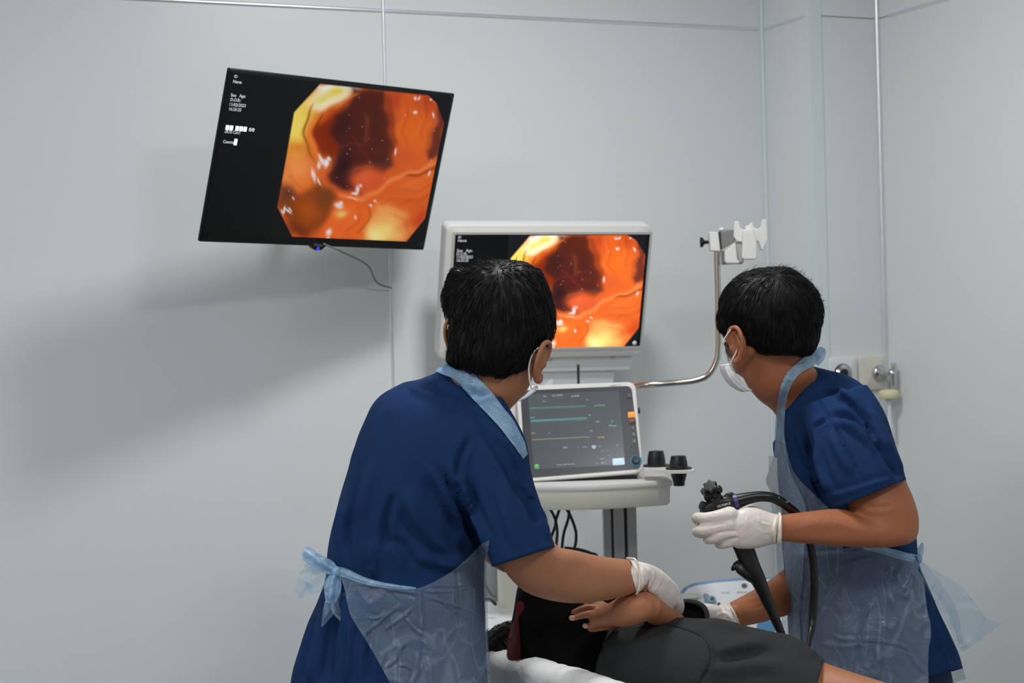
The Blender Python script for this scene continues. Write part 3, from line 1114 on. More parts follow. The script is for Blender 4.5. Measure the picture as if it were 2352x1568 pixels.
# tray: flat rear edge, bowed front edge
n_ = 24
outl = []
for i in range(n_ + 1):
    t = i / n_
    outl.append(A(trL + (trR - trL) * t, 4.34 - 0.05 * math.sin(math.pi * t) + 0.05 * abs(t - .5), 0))
outl += [A(trR + 0.0, 4.62, 0), A(trR - 0.02, 4.66, 0), A(trL + 0.02, 4.66, 0), A(trL, 4.62, 0)]
outl = np.array(outl)
cc = outl.mean(0)


def tray_ring(s, z_):
    r = cc + (outl - cc) * s
    r[:, 2] = z_
    return r


obj('tray_top', loft([tray_ring(0.985, tray_z - 0.012), tray_ring(1.0, tray_z - 0.010), tray_ring(1.0, tray_z - 0.001), tray_ring(0.99, tray_z + 0.001)]), M_WHITEP, cart, auto=40)
obj('tray_skirt', loft([tray_ring(0.93, tray_z - 0.055), tray_ring(0.965, tray_z - 0.05), tray_ring(0.975, tray_z - 0.012)]), M_CREAM, cart, auto=40)
colx = P(1424, 1220, 4.55)
ctop = tray_z - 0.05
pc = A(colx[0], 4.57, ctop / 2 + 0.04)
pw_, pd_ = 0.078, 0.07
prof = [(-.5, -.5), (-.28, -.5), (-.26, -.42), (-.22, -.42), (-.20, -.5), (.12, -.5), (.14, -.38), (.2, -.38), (.22, -.5), (.5, -.5), (.5, .5), (-.5, .5)]
ring = np.array([A(pc[0] + a * pw_, pc[1] + b * pd_, 0) for a, b in prof])
r0, r1 = ring.copy(), ring.copy()
r0[:, 2] = 0.08
r1[:, 2] = ctop
obj('column', loft([r0, r1]), M_ALU, cart, smooth=False)
for a in (-.24, .17):
    obj('groove_strip', box(A(pc[0] + a * pw_, pc[1] - 0.40 * pd_ , (0.08 + ctop) / 2), X, Y, Z, 0.006, 0.004, ctop - 0.09), M_ALUD, cart, smooth=False)
for s in (-1, 1):
    obj('base_arm', tube([A(pc[0], pc[1], 0.085), A(pc[0] + s * .09, pc[1] - .10, 0.08), A(pc[0] + s * .13, pc[1] - .22, 0.07)], 0.022, 12, 4, rounded=True), M_ALU, cart)
    obj('base_arm', tube([A(pc[0], pc[1], 0.085), A(pc[0] + s * .10, pc[1] + .06, 0.08), A(pc[0] + s * .13, pc[1] + .08, 0.07)], 0.022, 12, 4, rounded=True), M_ALU, cart)
for dx, dy in ((-.13, -.22), (.13, -.22), (-.13, .08), (.13, .08)):
    obj('castor', lathe(A(pc[0] + dx, pc[1] + dy, 0.032), X, [(0.008, -0.012), (0.032, -0.012), (0.032, 0.012), (0.008, 0.012)], 20), M_BLACK, cart, auto=40)
# mast that carries the white screen
ms = ch - WMN * 0.05 + WMX * 0.03
obj('screen_mast', join(box(A(ms[0], 4.86, (tray_z + ch[2]) / 2 + 0.06), X, Y, Z, 0.05, 0.03, ch[2] - tray_z + 0.16), box(A(ms[0], 4.75, tray_z - 0.02), X, Y, Z, 0.07, 0.25, 0.012)), M_WHITEQ, cart, smooth=False, bevel=0.003)
obj('screen_cable', tube([P(1328, 836, 4.62), P(1328.5, 870, 4.62), P(1329, 930, 4.60)], 0.0032, 8, 4), M_BLACK, cart)

# patient monitor ------------------------------------------------------
pm = thing('patient_monitor', A(pmc[0], 4.5, tray_z), 'white-rimmed vital signs monitor with a charcoal bezel on the cart tray', 'monitor')
PMW, PMH = 0.288, 0.238


def quad_ring(c, corners, r, n=6):
    """rounded quadrilateral through given local corners (x,z) order TL TR BR BL"""
    out = []
    K = [np.array(k, float) for k in corners]
    for i in range(4):
        p, a, b = K[i], K[i - 1], K[(i + 1) % 4]
        ua, ub = nz(a - p), nz(b - p)
        for k in range(n + 1):
            t = k / n
            q = (1 - t) ** 2 * (p + ua * r) + 2 * t * (1 - t) * p + t * t * (p + ub * r)
            out.append(c + PMX * q[0] + PMZ * q[1])
    return np.array(out)


crn = [pmq(*k) for k in ((1184, 886), (1459, 876), (1478, 1084), (1203, 1106))]
crn_b = [pmq(*k) for k in ((1195, 897), (1450, 886), (1473, 1076), (1207, 1098))]
shr = lambda K, s: [((k[0] - .0) * s, k[1] * s) for k in K]
obj('housing', loft([quad_ring(pmc - PMN * 0.075, shr(crn, 0.86), 0.03), quad_ring(pmc - PMN * 0.05, shr(crn, 0.94), 0.03), quad_ring(pmc - PMN * 0.012, crn, 0.02), quad_ring(pmc - PMN * 0.002, crn, 0.02), quad_ring(pmc, shr(crn, 0.985), 0.02)]), M_WHITEP, pm, auto=40)
obj('bezel', loft([quad_ring(pmc - PMN * 0.003, crn_b, 0.014), quad_ring(pmc + PMN * 0.0012, crn_b, 0.014)]), M_PMB, pm, auto=40)
crn_s = [pmq(*k) for k in ((1212, 905), (1421, 897.5), (1436, 1067), (1226, 1078))]
obj('screen', loft([quad_ring(pmc + PMN * 0.001, crn_s, 0.003, 2), quad_ring(pmc + PMN * 0.0016, crn_s, 0.003, 2)]), M_PMS, pm, auto=40)


def pm_line(name, pts, w, m, off=0.0022):
    parts = []
    for a, b in zip(pts[:-1], pts[1:]):
        a, b = np.array(pmq(*a)), np.array(pmq(*b))
        d = b - a
        L = np.linalg.norm(d)
        ax = nz(PMX * d[0] + PMZ * d[1])
        c = pmc + PMX * (a[0] + b[0]) / 2 + PMZ * (a[1] + b[1]) / 2 + PMN * off
        parts.append(flat_quad(c, ax, np.cross(PMN, ax), L + w * .4, w))
    return obj(name, join(*parts), m, pm, smooth=False)


def emi(n, c, s=0.9):
    return mat(n, tuple(x * .5 for x in c), 0.4, emit=c, estr=s)


M_G, M_T, M_Y, M_W_ = emi('trace_green', (92, 150, 120)), emi('trace_teal', (98, 165, 165)), emi('trace_yellow', (150, 145, 98)), emi('readout_white', (170, 174, 178))
M_GB, M_TB, M_YB = emi('readout_green', (105, 185, 105)), emi('readout_teal', (110, 185, 185)), emi('readout_yellow', (190, 160, 90))
SP = lambda x, y: (1180 + x / 6.03, 860 + y / 6.03)
rs = random.Random(3)


def trace(y0, y1, x0, x1, bumps=()):
    pts = []
    for i in range(41):
        t = i / 40
        x = x0 + (x1 - x0) * t
        y = y0 + (y1 - y0) * t + rs.uniform(-1.5, 1.5)
        pts.append(SP(x, y))
    return pts


pm_line('green_trace', trace(466, 434, 215, 1010), 0.0011, M_G)
pm_line('green_trace', trace(478, 452, 215, 990), 0.0007, M_G)
pm_line('teal_trace', trace(640, 600, 240, 1010), 0.0016, M_T)
pm_line('teal_trace', trace(655, 622, 240, 1010), 0.0010, M_T)
pm_line('yellow_trace', trace(905, 866, 255, 1045), 0.0016, M_Y)


def pm_text(name, items, m):
    parts = []
    th = math.radians(2.2)
    ax = PMX
    for x, y, s, size in items:
        a = pmq(*SP(x, y))
        parts.append(textmesh(s, pmc + PMX * a[0] + PMZ * a[1], PMX, PMZ, size, PMN, 1.0, 0.0024, bold=0.01))
    return obj(name, join(*parts), m, pm, smooth=False, kind='stuff')


pm_text('status_text', [(405, 315, 'AD', 0.0055), (525, 308, '16/11/2023', 0.0058), (790, 315, '16:24:43', 0.0058), (680, 1025, 'NIBP', 0.0052), (885, 1012, '-?-', 0.004),
                        (945, 1012, 'mmHg', 0.004), (1205, 1068, '--- / ---', 0.0068), (1195, 1177, 'Resp', 0.0052), (1140, 1235, 'BT', 0.004), (1210, 1235, 'MEAS', 0.0048),
                        (600, 1262, 'Please check the leads', 0.0046), (1170, 1005, '120', 0.004), (1420, 990, '90', 0.005), (1310, 1130, '60', 0.0035)], M_W_)
pm_text('green_readout', [(395, 385, 'ECG', 0.0045), (1005, 362, 'X1', 0.0052), (1115, 446, 'ASYSTOLE', 0.0052)], M_GB)
pm_text('teal_readout', [(225, 610, 'SpO2', 0.0048), (1035, 578, '98', 0.0055), (1135, 668, '100', 0.0058), (1350, 665, '97', 0.0052), (1320, 725, 'PR bpm', 0.0058)], M_TB)
pm_text('yellow_readout', [(240, 828, 'CO2', 0.0048), (480, 820, 'II', 0.0052), (1055, 795, 'Pb', 0.0058), (1160, 886, 'AWRR', 0.0058)], M_YB)
pm_text('status_block', [(1075, 1030, '♥', 0.0095)], M_W_)


def pm_pad(name, x0, y0, x1, y1, m, r=0.002, off=0.003, lab=None):
    a, b = np.array(pmq(*SP(x0, y0))), np.array(pmq(*SP(x1, y1)))
    c = (a + b) / 2
    w, h = abs(b[0] - a[0]), abs(b[1] - a[1])
    C_ = pmc + PMX * c[0] + PMZ * c[1]
    return obj(name, loft([rrect(C_ + PMN * 0.001, PMX, PMZ, w, h, r), rrect(C_ + PMN * off, PMX, PMZ, w, h, r), rrect(C_ + PMN * (off + .0006), PMX, PMZ, w * .9, h * .9, r * .8)]), m, pm, auto=50, label=lab)


pm_pad('silence_button', 1578, 525, 1684, 596, mat('orange_button', (240, 140, 50), 0.4, emit=(240, 140, 50), estr=0.5), lab='bright orange alarm button')
pm_pad('alarm_button', 1588, 628, 1694, 684, mat('brown_button', (110, 70, 62), 0.5), lab='dim brown alarm button')
pm_pad('menu_key', 1366, 1168, 1536, 1250, mat('pale_blue_key', (185, 208, 228), 0.5, emit=(170, 195, 220), estr=0.55), lab='pale blue on-screen key')
pm_pad('battery_tab', 286, 1248, 352, 1306, emi('green_tab', (90, 175, 95), .8), lab='small green screen tab')
M_KG = mat('grey_key_mark', (128, 132, 136), 0.5)
pm_pad('power_key', 1560, 275, 1640, 330, mat('power_key_violet', (84, 84, 98), 0.5), r=0.004)
for x, y, w, hgt in ((1650, 742, 18, 16), (1660, 832, 22, 22), (1668, 925, 24, 22)):
    pm_pad('function_key', x - w, y - hgt, x + w, y + hgt, M_KG, r=0.0025)
M_GK = emi('green_ring', (50, 95, 60), .6)
pm_pad('status_lamp', 1620, 980, 1650, 1005, M_GK, r=0.002)
kc = pmq(*SP(1692, 1194))
KC = pmc + PMX * kc[0] + PMZ * kc[1]
obj('rotary_knob', lathe(KC, PMN, [(0.0085, 0.0), (0.0085, 0.011), (0.0075, 0.0125), (0.002, 0.0128)], 28), mat('knob_dark', (30, 44, 50), 0.3), pm, auto=40)
obj('knob_ring', join(lathe(KC, PMN, [(0.0112, 0.0012), (0.0112, 0.0022), (0.0120, 0.0022), (0.0120, 0.0012)], 32), lathe(KC, PMN, [(0.0132, 0.0012), (0.0132, 0.002), (0.0138, 0.002), (0.0138, 0.0012)], 32)),
    mat('knob_blue_ring', (60, 130, 155), 0.4, emit=(50, 110, 135), estr=0.5), pm, auto=40)
x, z_ = pmq(*SP(1325, 178))
obj('model_mark', textmesh('uMEC12', pmc + PMX * x + PMZ * z_, PMX, PMZ, 0.0078, PMN, 1.0, 0.002), M_KG, pm, smooth=False)
fz = pmq(1210, 1103)[1]
obj('foot_bar', box(A(P(1335, 1100, 4.43)[0], 4.475, tray_z + 0.004), X, Y, Z, 0.26, 0.07, 0.009), M_BLACK, pm, smooth=False)
fcn = P(1335, 1096, 4.445)
obj('chin', box(A(P(1335, 1096, 4.44)[0], 4.47, tray_z + 0.012), X, Y, Z, 0.27, 0.045, 0.014), M_WHITEP, pm, smooth=False, bevel=0.004)
sk = pmq(1468, 935)
obj('side_socket', lathe(pmc + PMX * (sk[0] + 0.0) + PMZ * sk[1] - PMN * 0.03, PMX, [(0.004, -0.004), (0.007, 0.0), (0.007, 0.004)], 16), M_ALUD, pm)
for k, (px, py) in enumerate(((1184, 970), (1185, 986))):
    obj('cable_socket', lathe(P(px, py, 4.47), -CF, [(0.0035, 0), (0.0035, 0.006), (0.002, 0.006)], 14), mat('socket_amber', (170, 150, 90), 0.5), pm)
# side connector block seen left of the bezel
obj('connector_block', box(P(1178, 985, 4.50), X, Y, Z, 0.045, 0.03, 0.15), M_WHITEP, pm, smooth=False, bevel=0.006)

# two black cups in their holder --------------------------------------
hold = thing('cup_holder', P(1537, 1085, 4.40), 'flat white bracket beside the cart tray with two round openings', 'bracket')
br = []
hz = P(1560, 1084, 4.32)[2]
pl = [P(1500, 1078, 4.44), P(1545, 1090, 4.42), P(1590, 1086, 4.32), P(1588, 1080, 4.27), P(1545, 1078, 4.26), P(1490, 1078, 4.36)]
for k in pl:
    k[2] = hz
cxy = np.array(pl).mean(0)
obj('plate', prism([A(P(1478, 1084, 4.5)[0], 4.50, hz), A(P(1478, 1084, 4.4)[0], 4.38, hz), A(P(1540, 1084, 4.3)[0], 4.28, hz), A(P(1592, 1084, 4.28)[0], 4.27, hz), A(P(1595, 1084, 4.34)[0], 4.34, hz), A(P(1560, 1084, 4.4)[0], 4.40, hz), A(P(1520, 1084, 4.5)[0], 4.50, hz)], Z, 0.006), M_WHITEP, hold, smooth=False)


def cup(px_top, py_top, px_c, d, lab, low, wpx=20):
    s = d / FPX
    base = P(px_c, 1080, d)
    base[2] = hz + 0.007
    t = thing('black_cup', base, lab, 'cup', 'black cups beside the cart tray')
    r = wpx * s
    h = (1080 - py_top) * s + 0.0
    obj('upper_shell', lathe(base, Z, [(r * 1.18, 0), (r * 1.15, 0.004), (r, 0.006), (r * 0.97, h * 0.5), (r * 0.82, h * 0.94), (r * 0.78, h), (r * 0.3, h * 1.0), (r * 0.2, h * 1.03)], 28), M_BLACK, t, auto=50)
    obj('flange', lathe(base, Z, [(r * 1.2, -0.001), (r * 1.45, 0.0), (r * 1.45, 0.003), (r * 1.1, 0.005)], 28), M_BLACK, t, auto=50)
    if low:
        obj('lower_shell', lathe(base - Z * 0.007, -Z, [(r * 0.9, 0), (r * 0.88, 0.006), (r * 0.64, 0.024), (r * 0.62, 0.031), (r * 0.5, 0.032)], 28), M_BLACK, t, auto=50)
    return t


cup(1508, 1045, 1508, 4.44, 'left one of two upturned black cups beside the cart tray, half hidden by the other', False, 21)
cup(1559, 1050, 1559, 4.33, 'right black cup poking down through the bracket beside the cart tray', True, 21)

# cables hanging under the tray ----------------------------------------
ZP = lambda x, y, d: P(1160 + x / 3.408, 840 + y / 3.408, d)
for k, (pts, lab) in enumerate((
        ([(330, 1085), (385, 1180), (408, 1290), (400, 1420), (392, 1560)], 'leftmost black cable leaving the tray hook and bowing right'),
        ([(440, 1082), (400, 1200), (390, 1260), (360, 1340), (330, 1440)], 'black cable crossing behind the leftmost one and running down left'),
        ([(445, 1082), (500, 1150), (548, 1270), (556, 1350), (540, 1430), (470, 1560)], 'rightmost black cable looping out to the right under the tray'),
        ([(495, 1080), (498, 1180), (460, 1310), (445, 1430), (440, 1540)], 'straight black cable dropping between the two hanging loops'))):
    C_ = [ZP(x, y, 4.44 + 0.012 * k) for x, y in pts]
    obj('hanging_cable', tube(C_, 0.0036, 10, 8, rounded=True), M_BLACK, None, label=lab, cat='cable', group='black cables under the cart tray')
obj('hanging_cable', tube([P(1296, 1258, 4.5), P(1330, 1262, 4.5), P(1356, 1270, 4.50), P(1374, 1284, 4.50), P(1375, 1360, 4.50), P(1370, 1470, 4.50)], 0.004, 10, 6), M_BLACK, None,
    label='black cable running level above the bare forearm towards the column', cat='cable', group='black cables under the cart tray')

# scope hanger ---------------------------------------------------------
sh = thing('scope_hanger', P(1440, 885, 4.62), 'bent steel rod carrying a white fork bracket above the right person', 'hanger')
HD = 4.6
obj('rod', tube([P(1440, 888, HD + .06), P(1480, 884, HD), P(1560, 878, HD), P(1598, 873, HD), P(1625, 862, HD), P(1642, 838, HD), P(1650, 805, HD), P(1650, 740, HD), P(1649, 660, HD), P(1647, 590, HD), P(1648, 545, HD)], 0.0073, 16, 6), M_STEEL, sh)
ZB = lambda x, y, d=HD: P(1580 + x / 10.69, 490 + y / 10.69, d)


def zprism(pts, d, t):
    return prism([ZB(x, y, d) for x, y in pts], CF, t)


obj('clamp_block', zprism([(525, 455), (745, 455), (800, 930), (560, 915)], HD - 0.018, 0.036), M_WHITEP, sh, smooth=False, bevel=0.002)
obj('clamp_barrel', zprism([(750, 455), (950, 400), (1130, 390), (1160, 690), (820, 900)], HD - 0.010, 0.028), mat('dull_grey_metal', (140, 140, 136), 0.35, metal=0.5), sh, smooth=False, bevel=0.003)
obj('clamp_gap', zprism([(745, 455), (805, 440), (815, 860), (770, 870)], HD - 0.016, 0.03), M_ALUD, sh, smooth=False)
obj('clamp_cap', ellipsoid(ZB(825, 400), X, Y, Z, 0.007, 0.012, 0.006, 16, 10), M_WHITEP, sh)
obj('clamp_knob', lathe(ZB(510, 705), -X, [(0.004, 0), (0.0045, 0.008), (0.006, 0.011), (0.0115, 0.014), (0.0125, 0.020), (0.008, 0.021)], 20), M_BLACK, sh, auto=40)
obj('lower_hook', zprism([(1130, 740), (1175, 760), (1215, 1130), (1280, 1200), (1240, 1225), (960, 1225), (915, 1170), (910, 930)], HD - 0.022, 0.030), M_WHITEP, sh, smooth=False, bevel=0.003)
obj('fork', zprism([(1150, 190), (1255, 190), (1290, 360), (1420, 410), (1420, 300), (1500, 290), (1580, 200), (1625, 340), (1700, 380), (1800, 340), (1830, 150), (1930, 140), (1965, 640), (1840, 900), (1800, 880), (1730, 680), (1350, 700), (1200, 690), (1120, 560)], HD - 0.012, 0.02), M_WHITEP, sh, smooth=False, bevel=0.002)
obj('fork_front', zprism([(1360, 400), (1600, 380), (1690, 680), (1700, 1080), (1650, 1130), (1370, 1130), (1330, 1080)], HD - 0.034, 0.024), M_WHITEP, sh, smooth=False, bevel=0.003)
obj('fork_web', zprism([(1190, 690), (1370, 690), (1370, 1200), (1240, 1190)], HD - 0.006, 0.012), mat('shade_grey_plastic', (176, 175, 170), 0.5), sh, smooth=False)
obj('hook_arm', zprism([(800, 900), (930, 920), (960, 1200), (1340, 1200), (1340, 1240), (830, 1260)], HD + 0.008, 0.01), M_STEEL, sh, smooth=False)

# wall outlets on the pier front ---------------------------------------
PFN = WN
pf0 = W0 + WN * PD


def pier(px, py, off=0.0):
    return on_plane(px, py, pf0, WN) + WN * off


ou = thing('gas_outlet', pier(1932, 905), 'square white wall plate with a round black socket behind the right person', 'outlet')
c_ = pier(1934, 862)
obj('plate', slab(c_, WD, Z, WN, 0.085, 0.095, 0.006, 0.0, 0.010, 5), M_WHITEQ, ou, auto=40)
cs = pier(1930, 858)
obj('socket_rim', lathe(cs + WN * 0.010, WN, [(0.0235, 0), (0.0235, 0.006), (0.017, 0.010), (0.013, 0.008), (0.013, 0.001)], 28), M_CHROME, ou, auto=50)
obj('socket_collar', lathe(cs + WN * 0.010, WN, [(0.026, 0), (0.026, 0.004), (0.0235, 0.005)], 28), M_BLACK, ou, auto=50)
obj('socket_hole', lathe(cs + WN * 0.011, WN, [(0.001, 0), (0.013, 0), (0.013, 0.003), (0.001, 0.003)], 24), M_BLACKG, ou)
ov = thing('vacuum_outlet', pier(2015, 905), 'cream wall plate with a chrome valve and yellow collar at the pier corner', 'outlet')
c_ = on_plane(2002, 856, pf0, WN)
uR = U_R - 0.035
c_ = at(min(uw(c_), U_R - 0.046), PD, c_[2])
obj('plate', slab(c_, WD, Z, WN, 0.085, 0.092, 0.006, 0.0, 0.010, 5), mat('cream_plate', (222, 216, 206), 0.4), ov, auto=40)
vs = pier(2012, 856)
obj('valve_flange', lathe(vs + WN * 0.010, WN, [(0.020, 0), (0.021, 0.006), (0.016, 0.012), (0.010, 0.016), (0.009, 0.045)], 28), M_CHROME, ov, auto=50)
ve = vs + WN * 0.055
obj('valve_body', tube([vs + WN * 0.045, ve, ve + WD * 0.006 + WN * 0.012, ve + WD * 0.008 + WN * 0.012 - Z * 0.02, ve + WD * 0.008 + WN * 0.012 - Z * 0.034], [0.008, 0.010, 0.010, 0.009, 0.008], 14, 4, rounded=True), M_CHROME, ov)
vb = ve + WD * 0.008 + WN * 0.012 - Z * 0.045
ycol = P(2042, 905, vb[1])
vb = ycol
obj('yellow_collar', lathe(vb - Z * 0.012, Z, [(0.024, 0), (0.027, 0.003), (0.027, 0.018), (0.022, 0.023), (0.010, 0.025)], 28), mat('pale_yellow_plastic', (226, 218, 176), 0.45), ov, auto=50, label='pale yellow round collar')
obj('outlet_tube', lathe(vb - Z * 0.012, -Z, [(0.012, 0), (0.011, 0.006), (0.006, 0.010), (0.0055, 0.05), (0.007, 0.056), (0.010, 0.078), (0.004, 0.08)], 20), mat('clear_white_plastic', (222, 226, 230), 0.3), ov, auto=50)
obj('valve_lever', box(ve + WD * 0.010 + WN * 0.012 + Z * 0.012, WD, WN, Z, 0.012, 0.012, 0.03), M_CHROME, ov, bevel=0.003)

# ------------------------------------------------------------------ devices behind the bed
dv = thing('control_panel', P(1690, 1400, 4.45), 'white device panel with blue trim and dials behind the right person\'s forearm', 'device')
DVC = P(1700, 1420, 4.42)
DN = nz(A(0.05, -0.80, 0.60))
DX = nz(A(1, -0.04, 0.03))
DX = nz(DX - DN * (DX @ DN))
DZ = nz(np.cross(DX, DN))
if DZ[2] < 0:
    DZ = -DZ


def dq(px, py, off=0.0):
    v = ray(px, py)
    return EYE + v * (((DVC - EYE) @ DN) / (v @ DN)) + DN * off


def dsh(pts, t0, t1):
    c = np.array([dq(*p) for p in pts])
    return loft([c + DN * t0, c + DN * t1])


rim = [(1540, 1480), (1546, 1400), (1556, 1366), (1572, 1348), (1592, 1339), (1640, 1332), (1700, 1327), (1770, 1324), (1815, 1323), (1870, 1322), (1890, 1335), (1895, 1480), (1890, 1530), (1545, 1530)]
rin = [(1546, 1478), (1552, 1404), (1562, 1374), (1580, 1352), (1600, 1345), (1650, 1338), (1705, 1334), (1770, 1331), (1815, 1330), (1866, 1329), (1884, 1338), (1888, 1480), (1884, 1524), (1552, 1524)]
M_BLUE = mat('steel_blue_trim', (118, 152, 186), 0.4)
M_BLUE2 = mat('dusty_blue_key', (132, 156, 172), 0.4)
M_BLUE3 = mat('mid_blue_key', (74, 136, 178), 0.4)
obj('casing', dsh(rim, -0.10, 0.0), M_BLUE, dv, auto=40)
obj('face', dsh(rin, -0.002, 0.0022), M_WHITEQ, dv, auto=40)
D7 = lambda x, y: (1540 + x / 6.918, 1290 + y / 6.918)
obj('leaf_key', dsh([D7(*p) for p in ((515, 530), (545, 508), (585, 520), (640, 570), (700, 610), (735, 650), (700, 720), (590, 750), (545, 660))], 0.002, 0.004), M_BLUE2, dv, auto=40)
c = dq(*D7(655, 608))
obj('dial', lathe(c, DN, [(0.009, 0.003), (0.009, 0.006), (0.0075, 0.0068), (0.0005, 0.007)], 24), mat('pale_dial', (150, 180, 192), 0.4), dv, auto=40)
obj('dial_cap', lathe(c, DN, [(0.0045, 0.006), (0.0045, 0.009), (0.0005, 0.0092)], 18), mat('dark_teal_cap', (40, 78, 80), 0.4), dv, auto=40)
obj('lower_key', dsh([D7(*p) for p in ((1375, 1000), (1430, 955), (1540, 935), (1620, 960), (1670, 1060), (1650, 1120), (1420, 1110), (1365, 1050))], 0.002, 0.004), M_BLUE3, dv, auto=40)
c = dq(*D7(1172, 388))
obj('gear_mark', join(*[box(c + (DX * math.cos(a) + DZ * math.sin(a)) * 0.0058 + DN * 0.003, DX * math.cos(a) + DZ * math.sin(a), DN, np.cross(DX * math.cos(a) + DZ * math.sin(a), DN), 0.0030, 0.001, 0.0028) for a in np.linspace(0, 2 * math.pi, 9)[:-1]],
                      lathe(c, DN, [(0.0034, 0.0025), (0.0034, 0.003), (0.0048, 0.003), (0.0048, 0.0025)], 18)), mat('grey_print', (112, 114, 122), 0.5), dv, smooth=False)
M_GP = mat('grey_lettering', (120, 124, 130), 0.5)
o1 = dq(*D7(1052, 508), 0.0026)
o2 = dq(*D7(808, 512), 0.0026)
obj('panel_lettering', join(textmesh('REMOTE SET', o1, DX, DZ, 0.0070, DN, 1.0), textmesh('POWER', o2, DX, DZ, 0.0056, DN, 1.0)), M_GP, dv, smooth=False)
obj('latch', dsh([D7(*p) for p in ((165, 548), (465, 545), (440, 610), (150, 640))], 0.003, 0.014), M_CREAM, dv, smooth=False)
obj('slot', dsh([D7(*p) for p in ((215, 520), (330, 502), (320, 520), (225, 535))], 0.002, 0.003), M_ALUD, dv, smooth=False)
obj('dark_pin', dsh([D7(*p) for p in ((740, 680), (770, 660), (785, 670), (755, 695))], 0.002, 0.006), M_BLACK, dv, smooth=False)
pz = DVC[2]
obj('stand', join(box(A(DVC[0] + .05, 4.60, 0.32), X, Y, Z, 0.24, 0.22, 0.64), box(A(DVC[0] + .02, 4.58, 0.67), X, Y, Z, 0.2, 0.12, 0.16)), M_WHITEQ, dv, smooth=False, bevel=0.01)

bx = thing('equipment_box', A(P(1155, 1400, 4.52)[0], 4.55, 0), 'cream equipment housing with a grey hose, seen low between the left person and the patient', 'device')
b0 = P(1183, 1300, 4.5)
bz = P(1150, 1402, 4.5)[2]
obj('housing', box(A(b0[0] + 0.0, 4.58, (b0[2] + .03 + bz) / 2), X, Y, Z, 0.085, 0.16, b0[2] + .03 - bz + .04), M_CREAM, bx, smooth=False, bevel=0.012)
obj('back_panel', box(A(P(1122, 1300, 4.7)[0], 4.68, (b0[2] + .03 + bz) / 2), X, Y, Z, 0.14, 0.03, b0[2] + .05 - bz), mat('grey_panel', (166, 170, 172), 0.5), bx, smooth=False, bevel=0.004)
topc = A(P(1150, 1440, 4.42)[0] - 0.02, 4.42, bz - 0.03)
obj('top_cover', box(topc, X, nz(A(0, 1, .18)), nz(A(0, -.18, 1)), 0.30, 0.30, 0.04), M_WHITEQ, bx, smooth=False, bevel=0.012)
obj('cabinet', box(A(topc[0], 4.46, (topc[2] - .02) / 2), X, Y, Z, 0.28, 0.30, topc[2] - .03), M_WHITEQ, bx, smooth=False, bevel=0.01)
obj('grey_hose', tube([P(1109, 1330, 4.47), P(1116, 1345, 4.46), P(1126, 1362, 4.46), P(1136, 1370, 4.46)], 0.0035, 10, 6, rounded=True), mat('slate_hose', (96, 102, 104), 0.5), bx)
obj('black_plug', tube([P(1112, 1376, 4.42), P(1124, 1375, 4.42), P(1133, 1382, 4.42), P(1138, 1387, 4.42)], [0.002, 0.002, 0.004, 0.0036], 10, 5, rounded=True), M_BLACK, bx)

# ------------------------------------------------------------------ the bed
BD = nz(A(0.45, -0.89, 0))           # head to foot
BPn = nz(A(0.89, 0.45, 0))           # towards the far side
B0 = P(1118, 1488, 3.70)
B0[2] = 0
BW, BL = 0.60, 1.75
RZ = P(1118, 1488, 3.70)[2]          # top of the near side guard
MZ = 0.66
bed = thing('hospital_bed', B0 + BD * BL / 2 + BPn * BW / 2, 'hospital bed with a white sheet over its raised near edge, patient lying on it', 'bed')
bq = lambda u, w, z_: B0 + BD * u + BPn * w + Z * z_
obj('mattress', loft([rrect(bq(BL / 2 - 0.02, BW / 2 + 0.01, z_), BD, BPn, BL - s, BW - 0.06 - s, 0.06) for z_, s in ((MZ - .13, .02), (MZ - .12, 0), (MZ - .02, 0), (MZ - 0.005, .02), (MZ, .05))]), M_BED, bed, auto=50)
obj('frame', join(box(bq(BL / 2, BW / 2, 0.47), BD, BPn, Z, BL - .1, BW - .08, 0.05), box(bq(.25, BW / 2, 0.27), BD, BPn, Z, .10, .34, 0.36), box(bq(BL - .3, BW / 2, 0.27), BD, BPn, Z, .10, .34, 0.36)), M_BEDF, bed, smooth=False, bevel=0.006)
for u in (.25, BL - .3):
    for w in (.06, BW - .06):
        obj('castor', lathe(bq(u, w, 0.05), BPn, [(0.01, -0.018), (0.05, -0.018), (0.05, 0.018), (0.01, 0.018)], 20), M_BLACK, bed, auto=40)
    obj('foot_bar', box(bq(u, BW / 2, 0.11), BD, BPn, Z, .06, BW - .06, 0.03), M_BEDF, bed, smooth=False, bevel=0.004)
# near edge: padded guard with the sheet hanging over it
nu_, nv_ = 150, 30
V, F = [], []
for i in range(nu_ + 1):
    u = -0.06 + 1.5 * i / nu_
    for j in range(nv_ + 1):
        s = j / nv_                      # 0 = inner bottom, over the top, 1 = outer hem
        if s < 0.3:
            w, h = 0.055, (RZ - 0.20) + (s / 0.3) * 0.175
        elif s < 0.5:
            a = math.pi * (s - 0.3) / 0.2
            w, h = 0.0225 + 0.0325 * math.cos(a), RZ - 0.025 + 0.025 * math.sin(a)
        else:
            w, h = -0.010 - 0.012 * (s - .5), RZ - 0.025 - (s - 0.5) * 0.62
        top = max(0, 1 - abs(s - 0.4) * 4)
        hang = max(0, s - 0.5) * 2
        n1 = noise.fractal(Vector((u * 9, s * 2.0, 1.7)), 0.9, 2, 3)
        n2 = noise.fractal(Vector((u * 22, s * 1.2 + 4, 0.3)), 0.9, 2, 2)
        w -= hang * (0.016 * n1 + 0.008 * n2 + 0.006) + 0.004 * n2
        h += top * (0.006 * n1 + 0.006 * n2)
        V.append(bq(u, w, h))
